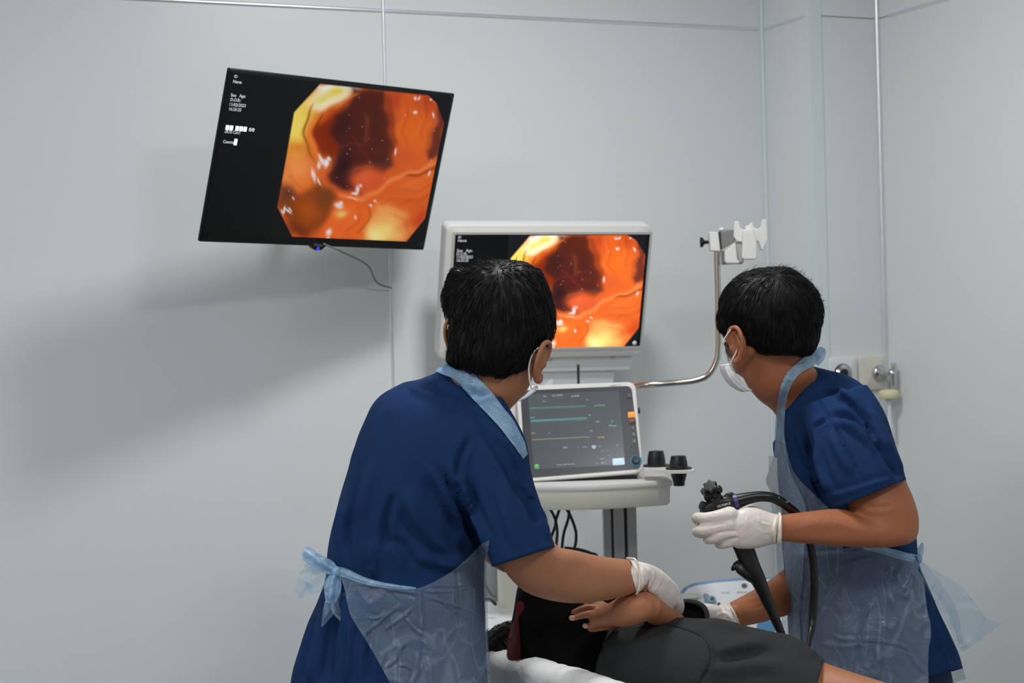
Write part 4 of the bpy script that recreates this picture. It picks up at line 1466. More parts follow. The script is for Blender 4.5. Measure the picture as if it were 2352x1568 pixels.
for i in range(nu_):
    for j in range(nv_):
        F.append((i * (nv_ + 1) + j, (i + 1) * (nv_ + 1) + j, (i + 1) * (nv_ + 1) + j + 1, i * (nv_ + 1) + j + 1))
so = obj('sheet', (np.array(V), F), M_BED, bed)
md = so.modifiers.new('thick', 'SOLIDIFY')
md.thickness = 0.002
obj('side_guard', box(bq(0.70, 0.022, RZ - 0.12), BD, BPn, Z, 1.46, 0.05, 0.19), M_BEDF, bed, smooth=False, bevel=0.012)
obj('head_board', box(bq(-0.05, BW / 2 + .03, MZ - 0.02), BPn, BD, Z, BW - .12, 0.03, 0.20), M_WHITEQ, bed, smooth=False, bevel=0.02)


# ------------------------------------------------------------------ human parts
def head_shape(c, f, u, s=1.0, ears=(1, -1)):
    """skull, face, nose, lips and ears; f = where the face looks, u = up"""
    f = nz(f)
    u = nz(u - f * (u @ f))
    r = np.cross(f, u)
    g = lambda a, b, k: c + (r * a + f * b + u * k) * s
    parts = [ellipsoid(g(0, -0.010, 0.022), r, f, u, .074 * s, .092 * s, .084 * s, 32, 20),
             ellipsoid(g(0, 0.034, -0.030), r, f, u, .062 * s, .060 * s, .080 * s, 28, 18),
             ellipsoid(g(0, 0.058, -0.088), r, f, u, .030 * s, .026 * s, .020 * s, 20, 12),
             ellipsoid(g(0, 0.072, 0.018), r, f, u, .052 * s, .020 * s, .014 * s, 20, 12),
             tube([g(0, .086, .012), g(0, .100, -.012), g(0, .108, -.028)], [.007 * s, .010 * s, .013 * s], 12, 4, rounded=True),
             ellipsoid(g(.012, .096, -.030), r, f, u, .009 * s, .009 * s, .007 * s, 12, 8),
             ellipsoid(g(-.012, .096, -.030), r, f, u, .009 * s, .009 * s, .007 * s, 12, 8),
             ellipsoid(g(0, .090, -.055), r, f, u, .022 * s, .008 * s, .0055 * s, 16, 8),
             ellipsoid(g(0, .088, -.066), r, f, u, .019 * s, .009 * s, .0065 * s, 16, 8)]
    for k in (1, -1):
        parts.append(ellipsoid(g(.040 * k, .070, -.015), r, f, u, .022 * s, .020 * s, .020 * s, 16, 10))
        parts.append(tube([g(.064 * k, .004, -.060), g(.050 * k, .045, -.085), g(.015 * k, .068, -.096)], [.016 * s, .014 * s, .012 * s], 12, 4, rounded=True))
    return join(*parts), (r, f, u, g)


def ear_shape(c, out, f, u, s=1.0):
    """a real ear: helix rim, antihelix, lobe and a hollow"""
    out = nz(out)
    u = nz(u - out * (u @ out))
    b = np.cross(out, u)
    if b @ f < 0:
        b = -b
    g = lambda x, y, z_: c + (b * x + u * y + out * z_) * s       # x forward, y up, z outwards
    rim_ = [(.010, -.002, .002), (.012, .010, .004), (.010, .022, .007), (.002, .031, .011), (-.010, .030, .015), (-.017, .020, .018), (-.019, .006, .018), (-.016, -.008, .015), (-.009, -.019, .011), (-.002, -.027, .007), (.006, -.029, .004), (.010, -.022, .002)]
    rim_r = [.003, .0032, .0035, .0038, .0040, .0038, .0036, .0036, .0042, .0058, .0055, .003]
    parts = [tube([g(*p) for p in rim_], [r_ * s for r_ in rim_r], 10, 4, rounded=True),
             tube([g(-.004, .022, .008), g(-.010, .012, .013), (g(-.010, 0, .013)), g(-.005, -.012, .009)], .0032 * s, 10, 4, rounded=True),
             ellipsoid(g(-.004, .002, .003), b, u, out, .016 * s, .028 * s, .004 * s, 20, 12),
             ellipsoid(g(.008, -.004, .004), b, u, out, .004 * s, .006 * s, .004 * s, 12, 8)]
    return join(*parts)


def strands(tree_VF, n, length, seed, flow, lift=0.003, width=0.0009, sel=None, jitter=0.25, m0=None):
    """tapering locks of hair lying on a cap mesh; flow(p, n) gives their direction"""
    V, F = tree_VF
    N = vnormals(V, F)
    r_ = np.random.default_rng(seed)
    idx = np.arange(len(V)) if sel is None else np.nonzero(sel(V, N))[0]
    idx = r_.choice(idx, n)
    VV, FF = [], []
    bt = bvh(tree_VF)
    for k in idx:
        p, nn = V[k].copy(), N[k]
        L = length * r_.uniform(.6, 1.3)
        steps = 5
        d = flow(p, nn)
        d = nz(d + r_.normal(0, jitter, 3))
        pts = []
        lf = r_.uniform(.4, 1.0) * lift
        for s_ in range(steps + 1):
            t = s_ / steps
            pts.append(p + nn * (lf * (t ** 1.5) + 0.0008))
            fl = flow(p, nn)
            d = nz(d * 0.7 + fl * 0.3)
            d = nz(d - nn * (d @ nn))
            p = p + d * L / steps
            h = bt.find_nearest(Vector(p))
            if h[0] is not None:
                p = np.array(h[0])
                n2 = np.array(h[1])
                nn = nz(nn * .5 + n2 * .5) if n2 @ nn > 0 else nn
        pts = np.array(pts)
        side = nz(np.cross(pts[1] - pts[0], N[k]))
        b0_ = len(VV)
        for s_, q in enumerate(pts):
            wd = width * (1 - (s_ / steps) ** 2 * .9) * r_.uniform(.8, 1.2)
            VV += [q - side * wd, q + side * wd, q + N[k] * wd * .9]
        for s_ in range(steps):
            a = b0_ + 3 * s_
            for e in range(3):
                f_ = (e + 1) % 3
                FF.append((a + e, a + f_, a + 3 + f_, a + 3 + e))
    return np.array(VV), FF


def hand_shape(wrist, palm_dir, back_n, thumb_side, L, curls, thumb, sc=1.0, spread=0.05, fr=0.0085, pw_=0.030):
    """palm and five fingers. palm_dir: wrist to knuckles; back_n: out of the back of the hand; thumb_side: towards the thumb.
    curls: for index..little three bend angles (radians); thumb: list of offsets (along palm_dir, thumb_side, back_n)"""
    d = nz(palm_dir)
    n = nz(back_n - d * (back_n @ d))
    t = nz(thumb_side - d * (thumb_side @ d) - n * (thumb_side @ n))
    parts = []
    lens = [(.040, .024, .021), (.044, .027, .022), (.040, .025, .021), (.032, .020, .018)]
    offs = [.030, .010, -.010, -.028]
    fwd = [L, L * 1.02, L * .98, L * .90]
    for i in range(4):
        k = wrist + d * fwd[i] * sc + t * offs[i] * sc
        parts.append(tube([wrist + t * offs[i] * .55 * sc + d * .005, wrist + d * fwd[i] * .5 * sc + t * offs[i] * .85 * sc - n * .001, k], [.0165 * sc, .0155 * sc, fr * 1.30 * sc], 12, 4, rounded=True))
        ang = 0
        p = k
        dd = nz(d + t * spread * (1.5 - i))
        pts = [k]
        rr = [fr * 1.18]
        for L_, c_, r_ in zip(lens[i], curls[i], (1.10, 1.0, .85)):
            ang += c_
            v = dd * math.cos(ang) - n * math.sin(ang)
            q = p + v * L_ * sc
            pts += [p + v * L_ * .5 * sc, q]
            rr += [fr * r_ * .98, fr * r_ * 1.04]
            p = q
        parts.append(tube(pts, np.array(rr) * sc * (.92 if i == 3 else 1), 12, 3, rounded=True))
    th = [wrist + d * .022 * sc + t * .020 * sc] + [wrist + (d * a + t * b + n * c_) * sc for a, b, c_ in thumb]
    parts.append(tube(th, np.array([.016, .0145, .0115, .0105, .0085][:len(th)]) * sc, 12, 4, rounded=True))
    parts.append(tube([wrist - d * .012, wrist + d * .03 * sc], [.024 * sc, .022 * sc], 16, 4, rounded=True, flat=.75, fdir=n))
    return join(*parts)


def shoe(c, f, s=1.0):
    f = nz(f)
    r = np.cross(f, Z)
    rings = []
    for t, w, h in ((-.115, .020, .05), (-.10, .034, .062), (-.05, .037, .066), (0, .039, .07), (.05, .046, .055), (.10, .047, .045), (.14, .040, .036), (.158, .020, .024)):
        ph = np.linspace(0, 2 * math.pi, 24, endpoint=False)
        y = np.cos(ph) * w
        z_ = np.clip(np.sin(ph), -0.45, 1) * h * .7 + h * .315
        rings.append(c + f * t * s + np.outer(y * s, r) + np.outer(z_ * s, Z))
    return loft(rings)


def cut(VF, keep):
    """drop faces whose centre fails keep(points)"""
    V, F = VF
    V = np.asarray(V)
    C_ = np.array([V[list(f)].mean(0) for f in F])
    k = keep(C_)
    F = [f for f, a in zip(F, k) if a]
    used = sorted({i for f in F for i in f})
    mp = {o: i for i, o in enumerate(used)}
    return V[used], [tuple(mp[i] for i in f) for f in F]


def solid(o, t, off=-1):
    md = o.modifiers.new('thick', 'SOLIDIFY')
    md.thickness = t
    md.offset = off
    return o


def inset(rows, k, kt=None):
    out = []
    kt = k if kt is None else kt
    for r in rows:
        r = list(r)
        cx, cy = (r[0] + r[2]) / 2, (r[1] + r[3]) / 2
        out.append([cx + (r[0] - cx) * k, cy + (r[1] - cy) * k, cx + (r[2] - cx) * k, cy + (r[3] - cy) * k, r[4], r[5] * kt, r[6] * kt] + r[7:])
    return out


# ================================================================== PERSON AT THE LEFT
LF = nz(A(0.62, 0.78, 0))           # where he faces
LR = nz(np.cross(LF, Z))            # his right hand side (towards the viewer)
L_hip = P(930, 1560, 3.50)
feetL = A(L_hip[0] + .0, L_hip[1] + .0, 0)
man = thing('person', feetL, 'person in navy scrubs at the left, seen from behind, gloved hand on the patient', 'person')
L_TORSO = [
    (1040, 838, 1100, 905, 3.50, .035, .05),
    (990, 858, 1128, 932, 3.49, .07, .09),
    (925, 880, 1158, 966, 3.48, .11, .14),
    (870, 915, 1188, 995, 3.47, .135, .17),
    (838, 965, 1196, 1040, 3.47, .15, .19),
    (812, 1032, 1196, 1090, 3.47, .155, .20),
    (793, 1100, 1180, 1135, 3.47, .155, .19),
    (775, 1165, 1155, 1185, 3.47, .15, .17),
    (760, 1225, 1128, 1235, 3.48, .145, .16),
    (752, 1275, 1112, 1280, 3.48, .14, .155),
    (750, 1325, 1110, 1325, 3.49, .14, .155),
    (730, 1385, 1112, 1385, 3.49, .145, .16),
    (703, 1455, 1114, 1455, 3.50, .15, .165),
    (680, 1530, 1118, 1530, 3.50, .155, .17),
    (658, 1620, 1124, 1620, 3.50, .155, .17),
    (646, 1700, 1130, 1700, 3.50, .155, .17)]
L_SLEEVE = [   # rows: left/inner point, right/outer point
    (1000, 985, 1150, 905, 3.42, .055, .07),
    (1035, 1060, 1205, 1010, 3.395, .072, .075),
    (1062, 1125, 1216, 1085, 3.385, .075, .075),
    (1088, 1195, 1238, 1160, 3.375, .073, .072),
    (1112, 1258, 1260, 1222, 3.37, .070, .070),
    (1127, 1303, 1273, 1257, 3.37, .067, .067),
    (1136, 1330, 1281, 1282, 3.37, .066, .066)]
L_ARM = [
    (1060, 1010, 1160, 960, 3.42, .045, .05),
    (1085, 1090, 1200, 1050, 3.40, .05, .05),
    (1105, 1170, 1225, 1135, 3.39, .05, .05),
    (1130, 1240, 1255, 1205, 3.38, .048, .048),
    (1148, 1292, 1280, 1253, 3.38, .047, .047),
    (1172, 1328, 1306, 1260, 3.385, .047, .047),
    (1205, 1358, 1332, 1266, 3.39, .046, .046),
    (1252, 1376, 1356, 1272, 3.40, .044, .044),
    (1310, 1385, 1382, 1277, 3.41, .042, .042),
    (1370, 1382, 1412, 1281, 3.42, .038, .038),
    (1425, 1371, 1442, 1285, 3.43, .034, .034),
    (1466, 1358, 1464, 1292, 3.44, .030, .030),
    (1490, 1355, 1492, 1300, 3.45, .026, .026)]
# far arm: hangs forward on his other side, mostly out of sight
farS = P(1030, 1010, 3.70)
farE = P(1148, 1248, 3.74)
farW = P(1300, 1322, 3.80)
far_sl = tube([farS, (farS + farE) / 2, farS * .2 + farE * .8], [.075, .070, .062], 24, 6)
far_arm = tube([farS, (farS + farE) / 2, farE, farE * .5 + farW * .5, farW], [.05, .048, .044, .038, .027], 24, 6, rounded=True)
Ls = remesh(join(sil(L_TORSO, 5, 56, 2.3), far_sl), 0.0065, 3)
sleeveL = sil(L_SLEEVE, 6, 48, 2.1)
shirtL = remesh(join(Ls, sleeveL), 0.0058, 5)
hemA, hemB = P(1127, 1303, 3.37), P(1273, 1256, 3.37)
hem_n = nz(np.cross(hemB - hemA, hemA - EYE))
if hem_n @ (P(1260, 1400, 3.37) - hemA) < 0:
    hem_n = -hem_n
zbot = P(900, 1668, 3.5)[2]


def keepL(C_):
    q = pix(C_)
    past = ((C_ - hemA) @ hem_n > 0) & (C_[:, 1] < 3.47) & (q[:, 0] > 1118) & (q[:, 0] < 1330)
    far_end = (C_[:, 1] > 3.655) & (((C_ - (farS * .2 + farE * .8)) @ nz(farE - farS)) > -0.01) & (C_[:, 2] < farS[2] - .1)
    return ~past & ~far_end & (C_[:, 2] > zbot)


L_STROKES = [
    ([(1010, 1070), (1045, 1150), (1085, 1215), (1112, 1262)], 11, -.013),
    ([(1040, 1075), (1075, 1150), (1110, 1225), (1128, 1275)], 10, .007),
    ([(975, 1090), (1010, 1160), (1060, 1230)], 16, -.007),
    ([(930, 1120), (960, 1190), (1010, 1250), (1060, 1285)], 18, .007),
    ([(905, 1130), (885, 1200), (890, 1262)], 11, -.006),
    ([(851, 1243), (853, 1290), (855, 1330)], 7, .012, 'step'),
    ([(790, 1160), (778, 1215), (774, 1262)], 10, .006),
    ([(835, 1080), (815, 1150), (800, 1240), (795, 1290)], 12, -.005),
    ([(960, 1270), (1000, 1290), (1050, 1290), (1090, 1268)], 14, .006),
    ([(950, 1300), (930, 1262), (900, 1235)], 14, -.005),
    ([(1005, 868), (1040, 890), (1080, 906)], 7, .003),
    ([(1000, 885), (1035, 905), (1085, 918)], 6, -.0015),
    ([(940, 890), (975, 905), (1010, 905)], 8, .004),
    ([(1110, 985), (1150, 1040), (1185, 1100), (1200, 1150)], 13, -.007),
    ([(1085, 1000), (1060, 1040), (1050, 1090), (1055, 1150)], 9, -.005),
    ([(1160, 1000), (1190, 1060), (1208, 1110)], 9, .007),
    ([(1185, 1110), (1215, 1150), (1235, 1200)], 10, -.006),
    ([(1205, 1110), (1240, 1180), (1262, 1240)], 8, .004),
    ([(1120, 1120), (1145, 1200), (1165, 1270)], 12, -.004),
    ([(745, 1400), (730, 1480), (712, 1568)], 12, .007),
    ([(775, 1390), (760, 1470), (750, 1568)], 12, -.007),
    ([(805, 1420), (800, 1500), (792, 1568)], 12, .006),
    ([(850, 1450), (845, 1520), (842, 1568)], 10, -.006),
    ([(720, 1420), (700, 1500), (690, 1568)], 9, -.005),
    ([(860, 1060), (840, 1120), (830, 1190)], 16, .004),
    ([(1140, 1290), (1200, 1272), (1262, 1252)], 4, .0025)]
L_STROKES = [(s_[0], s_[1] * .85, s_[2] * (1.9 if abs(s_[2]) < .01 else 1.35)) + tuple(s_[3:]) for s_ in L_STROKES]
shirtL = sculpt(shirtL, L_STROKES)
Vs, Fs = shirtL
Vs = Vs + vnormals(Vs, Fs) * (0.0026 * nfield(Vs, (11, 11, 4), 3.1, 3) + 0.0030 * nfield(Vs, (20, 20, 6), 13.1, 2))[:, None]
shirtL = snap(cut((Vs, Fs), keepL), hemA, hem_n, lambda C_: (C_[:, 1] < 3.47) & (pix(C_)[:, 0] > 1110))
so = solid(obj('scrub_top', shirtL, M_NAVY, man), 0.0018)

# body: one surface from head to ankles
L_NECK = [
    (1062, 735, 1222, 770, 3.45, .055, .060),
    (1050, 800, 1228, 840, 3.45, .058, .055),
    (1040, 840, 1212, 895, 3.455, .055, .055),
    (1030, 868, 1172, 940, 3.465, .060, .06),
    (1035, 908, 1150, 968, 3.50, .030, .07),
    (1030, 945, 1135, 1010, 3.51, .030, .08)]
Lhc = P(1163, 742, 3.455)
Lf = nz(A(0.40, 0.91, 0.10))
Lu = nz(A(0.22, -0.10, 0.97))
hdL, (hr, hf, hu, hg) = head_shape(Lhc, Lf, Lu, .95)
earR = ear_shape(P(1238, 828, 3.405), nz(hr * 1 - hf * 0.55), hf, nz(hu + hr * .16), 1.18)
earLft = ear_shape(P(1047, 768, 3.455), nz(-hr - hf * .2), hf, hu, .95)
legc = lambda o, z_, f=0: A(feetL[0], feetL[1], z_) + LR * o + LF * f
legsL = join(*[tube([legc(s * .060, .86), legc(s * .09, .62), legc(s * .11, .46, .01), legc(s * .115, .30), legc(s * .12, .08)], [.068, .062, .055, .050, .036], 24, 5, rounded=True) for s in (1, -1)])
farhand = hand_shape(farW, nz(A(.45, .55, -.7)), nz(A(.5, .2, .8)), nz(A(-.2, -.9, 0)), .085, [(.5, .6, .3)] * 4, [(.045, .045, -.01), (.065, .055, -.02), (.085, .055, -.03)])
bodyL = remesh(join(sil(inset(L_TORSO[1:-2], .86, .80), 4, 40), sil(L_ARM, 6, 40, 2.1), far_arm, farhand, sil(L_NECK, 5, 40), hdL, legsL,
                    ellipsoid(P(1502, 1338, 3.475), nz(A(.8, .2, -.55)), CF, nz(A(.5, 0, .8)), .03, .012, .014, 20, 12)), 0.0048, 4)
ob = obj('body', bodyL, M_SKIN_A, man)
obj('ear', remesh(earR, 0.0018, 2), M_SKIN_A, man)
obj('ear', remesh(earLft, 0.0018, 2), M_SKIN_A, man)

# eyes, brows (out of sight from the camera but there)
def eyes(parent, g, r, f, u):
    for s in (1, -1):
        e = obj('eye', ellipsoid(g(.031 * s, .074, .002), r, f, u, .012, .012, .010, 18, 12), mat('eye_white', (235, 232, 226), 0.2), parent)
        obj('iris', lathe(g(.031 * s, .0850, .002), f, [(0.0052, -.001), (0.005, .0008), (0.0005, .0014)], 16), mat('dark_iris', (30, 20, 14), 0.15), e)
        obj('eyebrow', tube([g(.015 * s, .092, .020), g(.032 * s, .090, .027), g(.050 * s, .080, .022)], [.003, .0038, .002], 8, 4, rounded=True), M_HAIR, parent)


eyes(man, hg, hr, hf, hu)

# hair
L_HAIR = [
    (1128, 600, 1172, 598, 3.44, .010, .010),
    (1098, 606, 1205, 604, 3.44, .035, .030),
    (1072, 617, 1230, 617, 3.44, .056, .050),
    (1052, 636, 1249, 640, 3.44, .074, .070),
    (1038, 662, 1262, 668, 3.44, .086, .082),
    (1033, 695, 1270, 700, 3.44, .092, .088),
    (1035, 730, 1272, 738, 3.44, .093, .070),
    (1037, 762, 1266, 778, 3.44, .091, .035),
    (1034, 788, 1246, 812, 3.44, .087, .02),
    (1030, 812, 1222, 838, 3.44, .080, .02),
    (1031, 834, 1205, 852, 3.44, .071, .02),
    (1062, 848, 1182, 862, 3.44, .062, .02),
    (1100, 858, 1160, 868, 3.44, .052, .01)]
capL = remesh(join(sil(L_HAIR, 5, 48, 2.15), tube([P(1052, 640, 3.45), P(1036, 690, 3.45), P(1036, 730, 3.45)], [.02, .018, .012], 12, 4, rounded=True)), 0.004, 3)
Vc, Fc = capL
Vc = Vc + vnormals(Vc, Fc) * (0.0028 * nfield(Vc, (60, 60, 22), 1.0, 3) + 0.002 * nfield(Vc, (28, 28, 12), 9.0, 2))[:, None]
whorlL = P(1140, 640, 3.37)


def flowL(p, n):
    w = p - whorlL
    d = w * 3 / (np.linalg.norm(w) + .02) * .5 - Z * 1.0 + np.cross(n, Z) * .25
    return nz(d - n * (d @ n))


st1 = strands((Vc, Fc), 2600, 0.034, 5, flowL, lift=0.004)
st2 = strands((Vc, Fc), 260, 0.018, 6, lambda p, n: nz(n * .2 - Z * .7 + np.cross(n, Z) * .4), lift=0.012, width=.0007, sel=lambda V, N: (pix(V)[:, 1] > 790) | (pix(V)[:, 1] < 625), jitter=.5)
hair = obj('hair', join((Vc, Fc), st1, st2), M_HAIR, man)

# face mask with its ear loops
def mask(parent, g, r, f, u, amax=1.0):
    V, F = [], []
    n, m_ = 22, 12
    for i in range(m_ + 1):
        v = i / m_
        for j in range(n + 1):
            t = j / n * 2 - 1
            a = t * amax
            rx, ry = .074 - .012 * v, .090 - .012 * v
            z_ = -.024 - .074 * v - .012 * abs(t) * (1 - 2 * v) * .5
            pl = 0.0014 * math.sin(v * 22)
            bulge = .018 * math.exp(-(t * 2.6) ** 2) * math.sin(math.pi * min(1, v * 1.1 + .15))
            V.append(g(math.sin(a) * rx, .020 + math.cos(a) * ry + bulge + pl, z_))
    for i in range(m_):
        for j in range(n):
            F.append((i * (n + 1) + j, i * (n + 1) + j + 1, (i + 1) * (n + 1) + j + 1, (i + 1) * (n + 1) + j))
    return solid(obj('face_mask', (np.array(V), F), M_MASK, parent), 0.0016, 0)


mL = mask(man, hg, hr, hf, hu, 1.05)
DE = 3.385
obj('ear_loop', tube([P(1243, 797, DE + .01), P(1234, 800, DE - .002), P(1222, 815, DE - .003), P(1215, 840, DE), P(1216, 868, DE + .004), P(1220, 890, DE + .012), P(1222, 899, DE + .02)], .0014, 8, 6), M_LOOP, mL)
obj('mask_edge', tube([P(1192, 920, 3.40), P(1208, 910, 3.395), P(1221, 899, 3.40), P(1232, 890, 3.42)], [.0015, .0030, .0042, .0035], 8, 5, rounded=True, flat=1), M_MASK, mL)

# glove on the near hand
GL_D = 3.445
gl_rows = [(1462, 1361, 1440, 1284, 3.435, .034, .034), (1470, 1358, 1462, 1288, 3.44, .032, .032), (1482, 1352, 1488, 1294, 3.445, .029, .030), (1490, 1362, 1514, 1305, 3.465, .026, .030), (1505, 1385, 1538, 1325, 3.485, .025, .03), (1522, 1402, 1556, 1345, 3.505, .024, .03), (1534, 1414, 1566, 1366, 3.52, .020, .026)]
wr_ = P(1530, 1368, 3.47)
fing = []
for k, (dx, dz_) in enumerate(((0, 0), (4, .018), (6, .036), (4, .052))):
    a = P(1550 + dx, 1374 + 3 * k, 3.51 + dz_)
    b = P(1552 + dx, 1396 + 3 * k, 3.53 + dz_)
    c_ = P(1540, 1416, 3.545 + dz_)
    e_ = P(1520, 1424, 3.55 + dz_)
    fing.append(tube([P(1528, 1362, 3.50 + dz_ * .6), a, b, c_, e_], [.012, .0112, .0102, .0098, .0085], 12, 5, rounded=True))
fing.append(tube([P(1500, 1350, 3.46), P(1508, 1374, 3.485), P(1506, 1394, 3.50), P(1498, 1410, 3.51)], [.014, .0125, .011, .0095], 12, 5, rounded=True))
gloveL = remesh(join(sil(gl_rows, 6, 36), *fing), 0.0028, 4)
gloveL = sculpt(gloveL, [([(1482, 1302), (1492, 1325), (1490, 1345)], 3.0, -.0022), ([(1474, 1300), (1480, 1330), (1474, 1350)], 2.5, .002), ([(1500, 1312), (1500, 1335), (1488, 1352)], 3, .002),
                         ([(1510, 1322), (1500, 1345), (1490, 1358)], 3, -.0025), ([(1520, 1330), (1508, 1350), (1495, 1364)], 3, .0018)])
gl = obj('glove', gloveL, M_GLOVE, man)
cuffc = [P(1446, 1282, 3.43), P(1458, 1284, 3.405), P(1466, 1300, 3.402), P(1470, 1328, 3.402), P(1467, 1352, 3.408), P(1462, 1363, 3.425), P(1458, 1360, 3.45), P(1462, 1330, 3.475), P(1452, 1296, 3.468), P(1440, 1283, 3.452), P(1446, 1282, 3.43)]
obj('cuff', tube(cuffc, .0021, 8, 6), M_CUFF, gl)
gl2 = obj('glove', remesh(hand_shape(farW, nz(A(.45, .55, -.7)), nz(A(.5, .2, .8)), nz(A(-.2, -.9, 0)), .085, [(.5, .6, .3)] * 4, [(.045, .045, -.01), (.065, .055, -.02), (.085, .055, -.03)], fr=.0098, sc=1.04), .0035, 2), M_GLOVE, man)

# apron
treeL = bvh(shirtL)
treeLb = bvh(shirtL, bodyL)
strapL = drape([(998, 852, 1022, 836), (1018, 860, 1050, 838), (1042, 871, 1080, 850), (1068, 897, 1106, 875), (1095, 925, 1132, 903), (1122, 953, 1156, 935), (1147, 980, 1178, 962), (1168, 1007, 1193, 990), (1187, 1032, 1205, 1015), (1202, 1054, 1212, 1042)],
               8, 64, treeLb, .005, 3.44, wr=.004, wscale=(40, 40, 40), relax=4, dmin=3.2)
ap = obj('apron', strapL, M_FILM2, man)
ap['label'] = 'crumpled pale blue neck strap and apron'
solid(ap, .0006, 0)
# skirt of the apron
rowsL = [(770, 1302, 1128, 1240), (778, 1330, 1126, 1300), (790, 1362, 1121, 1345), (803, 1402, 1120, 1398), (822, 1428, 1120, 1435), (836, 1458, 1122, 1465), (858, 1500, 1124, 1505), (880, 1535, 1127, 1540), (905, 1580, 1130, 1580), (930, 1640, 1134, 1640)]


def skirtL_pts(k):
    return k


# upper edge dips to the gather at (960, 1350): build with a curved top row
top = catmull([(770, 1304), (812, 1322), (860, 1337), (915, 1346), (960, 1350), (1000, 1334), (1040, 1310), (1075, 1280), (1104, 1250), (1124, 1240)], 8)


def topcurve(t):
    s = t * (len(top) - 1)
    i = int(min(len(top) - 2, math.floor(s)))
    return top[i] + (top[i + 1] - top[i]) * (s - i)


def film_skirt(topc, left, right, nu, nv, tree, off, d0, strokes, wr=.004, dmin=None, seed=0.0, wscale=(7, 7, 5), relax=3):
    """film hanging from a curved upper edge between two side edges"""
    Lc, Rc = catmull(left, 8), catmull(right, 8)
    Q = np.zeros((nv + 1, nu + 1, 2))
    for i in range(nv + 1):
        v = i / nv
        l = Lc[int(round(v * (len(Lc) - 1)))] if False else np.array([np.interp(v * (len(Lc) - 1), range(len(Lc)), Lc[:, k]) for k in (0, 1)])
        r_ = np.array([np.interp(v * (len(Rc) - 1), range(len(Rc)), Rc[:, k]) for k in (0, 1)])
        for j in range(nu + 1):
            u = j / nu
            base = (1 - u) * l + u * r_
            dev = topc(u) - ((1 - u) * Lc[0] + u * Rc[0])
            Q[i, j] = base + dev * (1 - v) ** 1.5
    D = np.full((nv + 1, nu + 1), np.nan)
    for i in range(nv + 1):
        for j in range(nu + 1):
            h = tree.ray_cast(Vector(EYE), Vector(ray(*Q[i, j])).normalized())
            if h[0] is not None:
                dd = (np.array(h[0]) - EYE) @ CF
                if dmin is None or dd > dmin:
                    D[i, j] = dd
    for i in range(nv + 1):
        ok = np.nonzero(~np.isnan(D[i]))[0]
        if len(ok):
            D[i] = np.interp(np.arange(nu + 1), ok, D[i, ok])
        else:
            D[i] = d0
    base = D.copy()
    for _ in range(relax):
        E = np.pad(D, 1, mode='edge')
        D = np.minimum(base, (E[:-2, 1:-1] + E[2:, 1:-1] + E[1:-1, :-2] + E[1:-1, 2:]) / 4)
    V = np.array([P(Q[i, j, 0], Q[i, j, 1], D[i, j] - off) for i in range(nv + 1) for j in range(nu + 1)])
    F = [(i * (nu + 1) + j, (i + 1) * (nu + 1) + j, (i + 1) * (nu + 1) + j + 1, i * (nu + 1) + j + 1) for i in range(nv) for j in range(nu)]
    N = vnormals(V, F)
    if (N[len(N) // 2] @ CF) > 0:
        F = [f[::-1] for f in F]
    if wr:
        n1 = nfield(V, wscale, seed, 3)
        n2 = np.clip(1 - np.abs(nfield(V, np.array(wscale) * 1.7, seed + 5.3, 2)) * 2.4, 0, 1) ** 3
        V = V - CF * np.clip(wr * (0.7 * n1 + 0.8 * n2), -off * 0.7, 1)[:, None]
    return sculpt((V, F), strokes, 0)


FZ = lambda x, y: (780 + x / 4.639, 1230 + y / 4.639)
creL = [([FZ(*p) for p in ((250, 1060), (420, 920), (560, 810), (650, 745))], 3.2, .006), ([FZ(*p) for p in ((470, 1010), (600, 910), (700, 840), (780, 760))], 3, .005),
        ([FZ(*p) for p in ((300, 880), (420, 870), (500, 830), (600, 760))], 3, .004), ([FZ(*p) for p in ((400, 520), (520, 590), (640, 730))], 4, -.004),
        ([FZ(*p) for p in ((860, 560), (865, 700), (875, 900), (870, 1060))], 3, .006), ([FZ(*p) for p in ((870, 1060), (900, 1300), (960, 1560))], 5, -.004),
        ([FZ(*p) for p in ((900, 525), (1100, 535), (1300, 530), (1530, 510))], 2.6, .004), ([FZ(*p) for p in ((890, 590), (1150, 590), (1350, 560), (1530, 540))], 2.4, .0035),
        ([FZ(*p) for p in ((920, 650), (1100, 700), (1300, 770), (1540, 850))], 2.6, .004), ([FZ(*p) for p in ((1080, 690), (1220, 800), (1400, 915))], 2.4, .0035),
        ([FZ(*p) for p in ((700, 830), (760, 950), (870, 1060))], 3, .004), ([FZ(*p) for p in ((480, 1410), (600, 1310), (640, 1200), (720, 1130))], 4, .005),
        ([FZ(*p) for p in ((630, 1380), (720, 1380), (740, 1440))], 3, .005), ([FZ(*p) for p in ((830, 1250), (830, 1400), (780, 1560))], 4, .005),
        ([FZ(*p) for p in ((60, 520), (300, 520), (500, 560), (840, 620))], 3, .004), ([FZ(*p) for p in ((240, 580), (360, 530), (500, 545))], 3, .003)]
skirtL = film_skirt(topcurve, [(770, 1304), (790, 1345), (800, 1395), (808, 1418), (833, 1458), (862, 1506), (885, 1548), (906, 1585), (945, 1660)],
                    [(1124, 1240), (1117, 1300), (1113, 1345), (1116, 1400), (1117, 1440), (1120, 1480), (1123, 1520), (1127, 1580), (1134, 1660)],
                    100, 110, treeL, .009, 3.5, creL, wr=.005, seed=2.0)
sk_ = obj('apron_skirt', skirtL, M_FILM, man)
# the part of the apron over his front (turned away from the viewer)
fr_rows = [r for r in L_TORSO[4:]]
frontL = sil(fr_rows, 4, 22, 2.2, grow=.006, cap=False, a0=-math.pi * .55, a1=-0.02, closed=False)
obj('apron_front', frontL, M_FILM, man)
# waist tie and bow
TZ = lambda x, y, d: P(680 + x / 6.532, 1230 + y / 6.532, d)


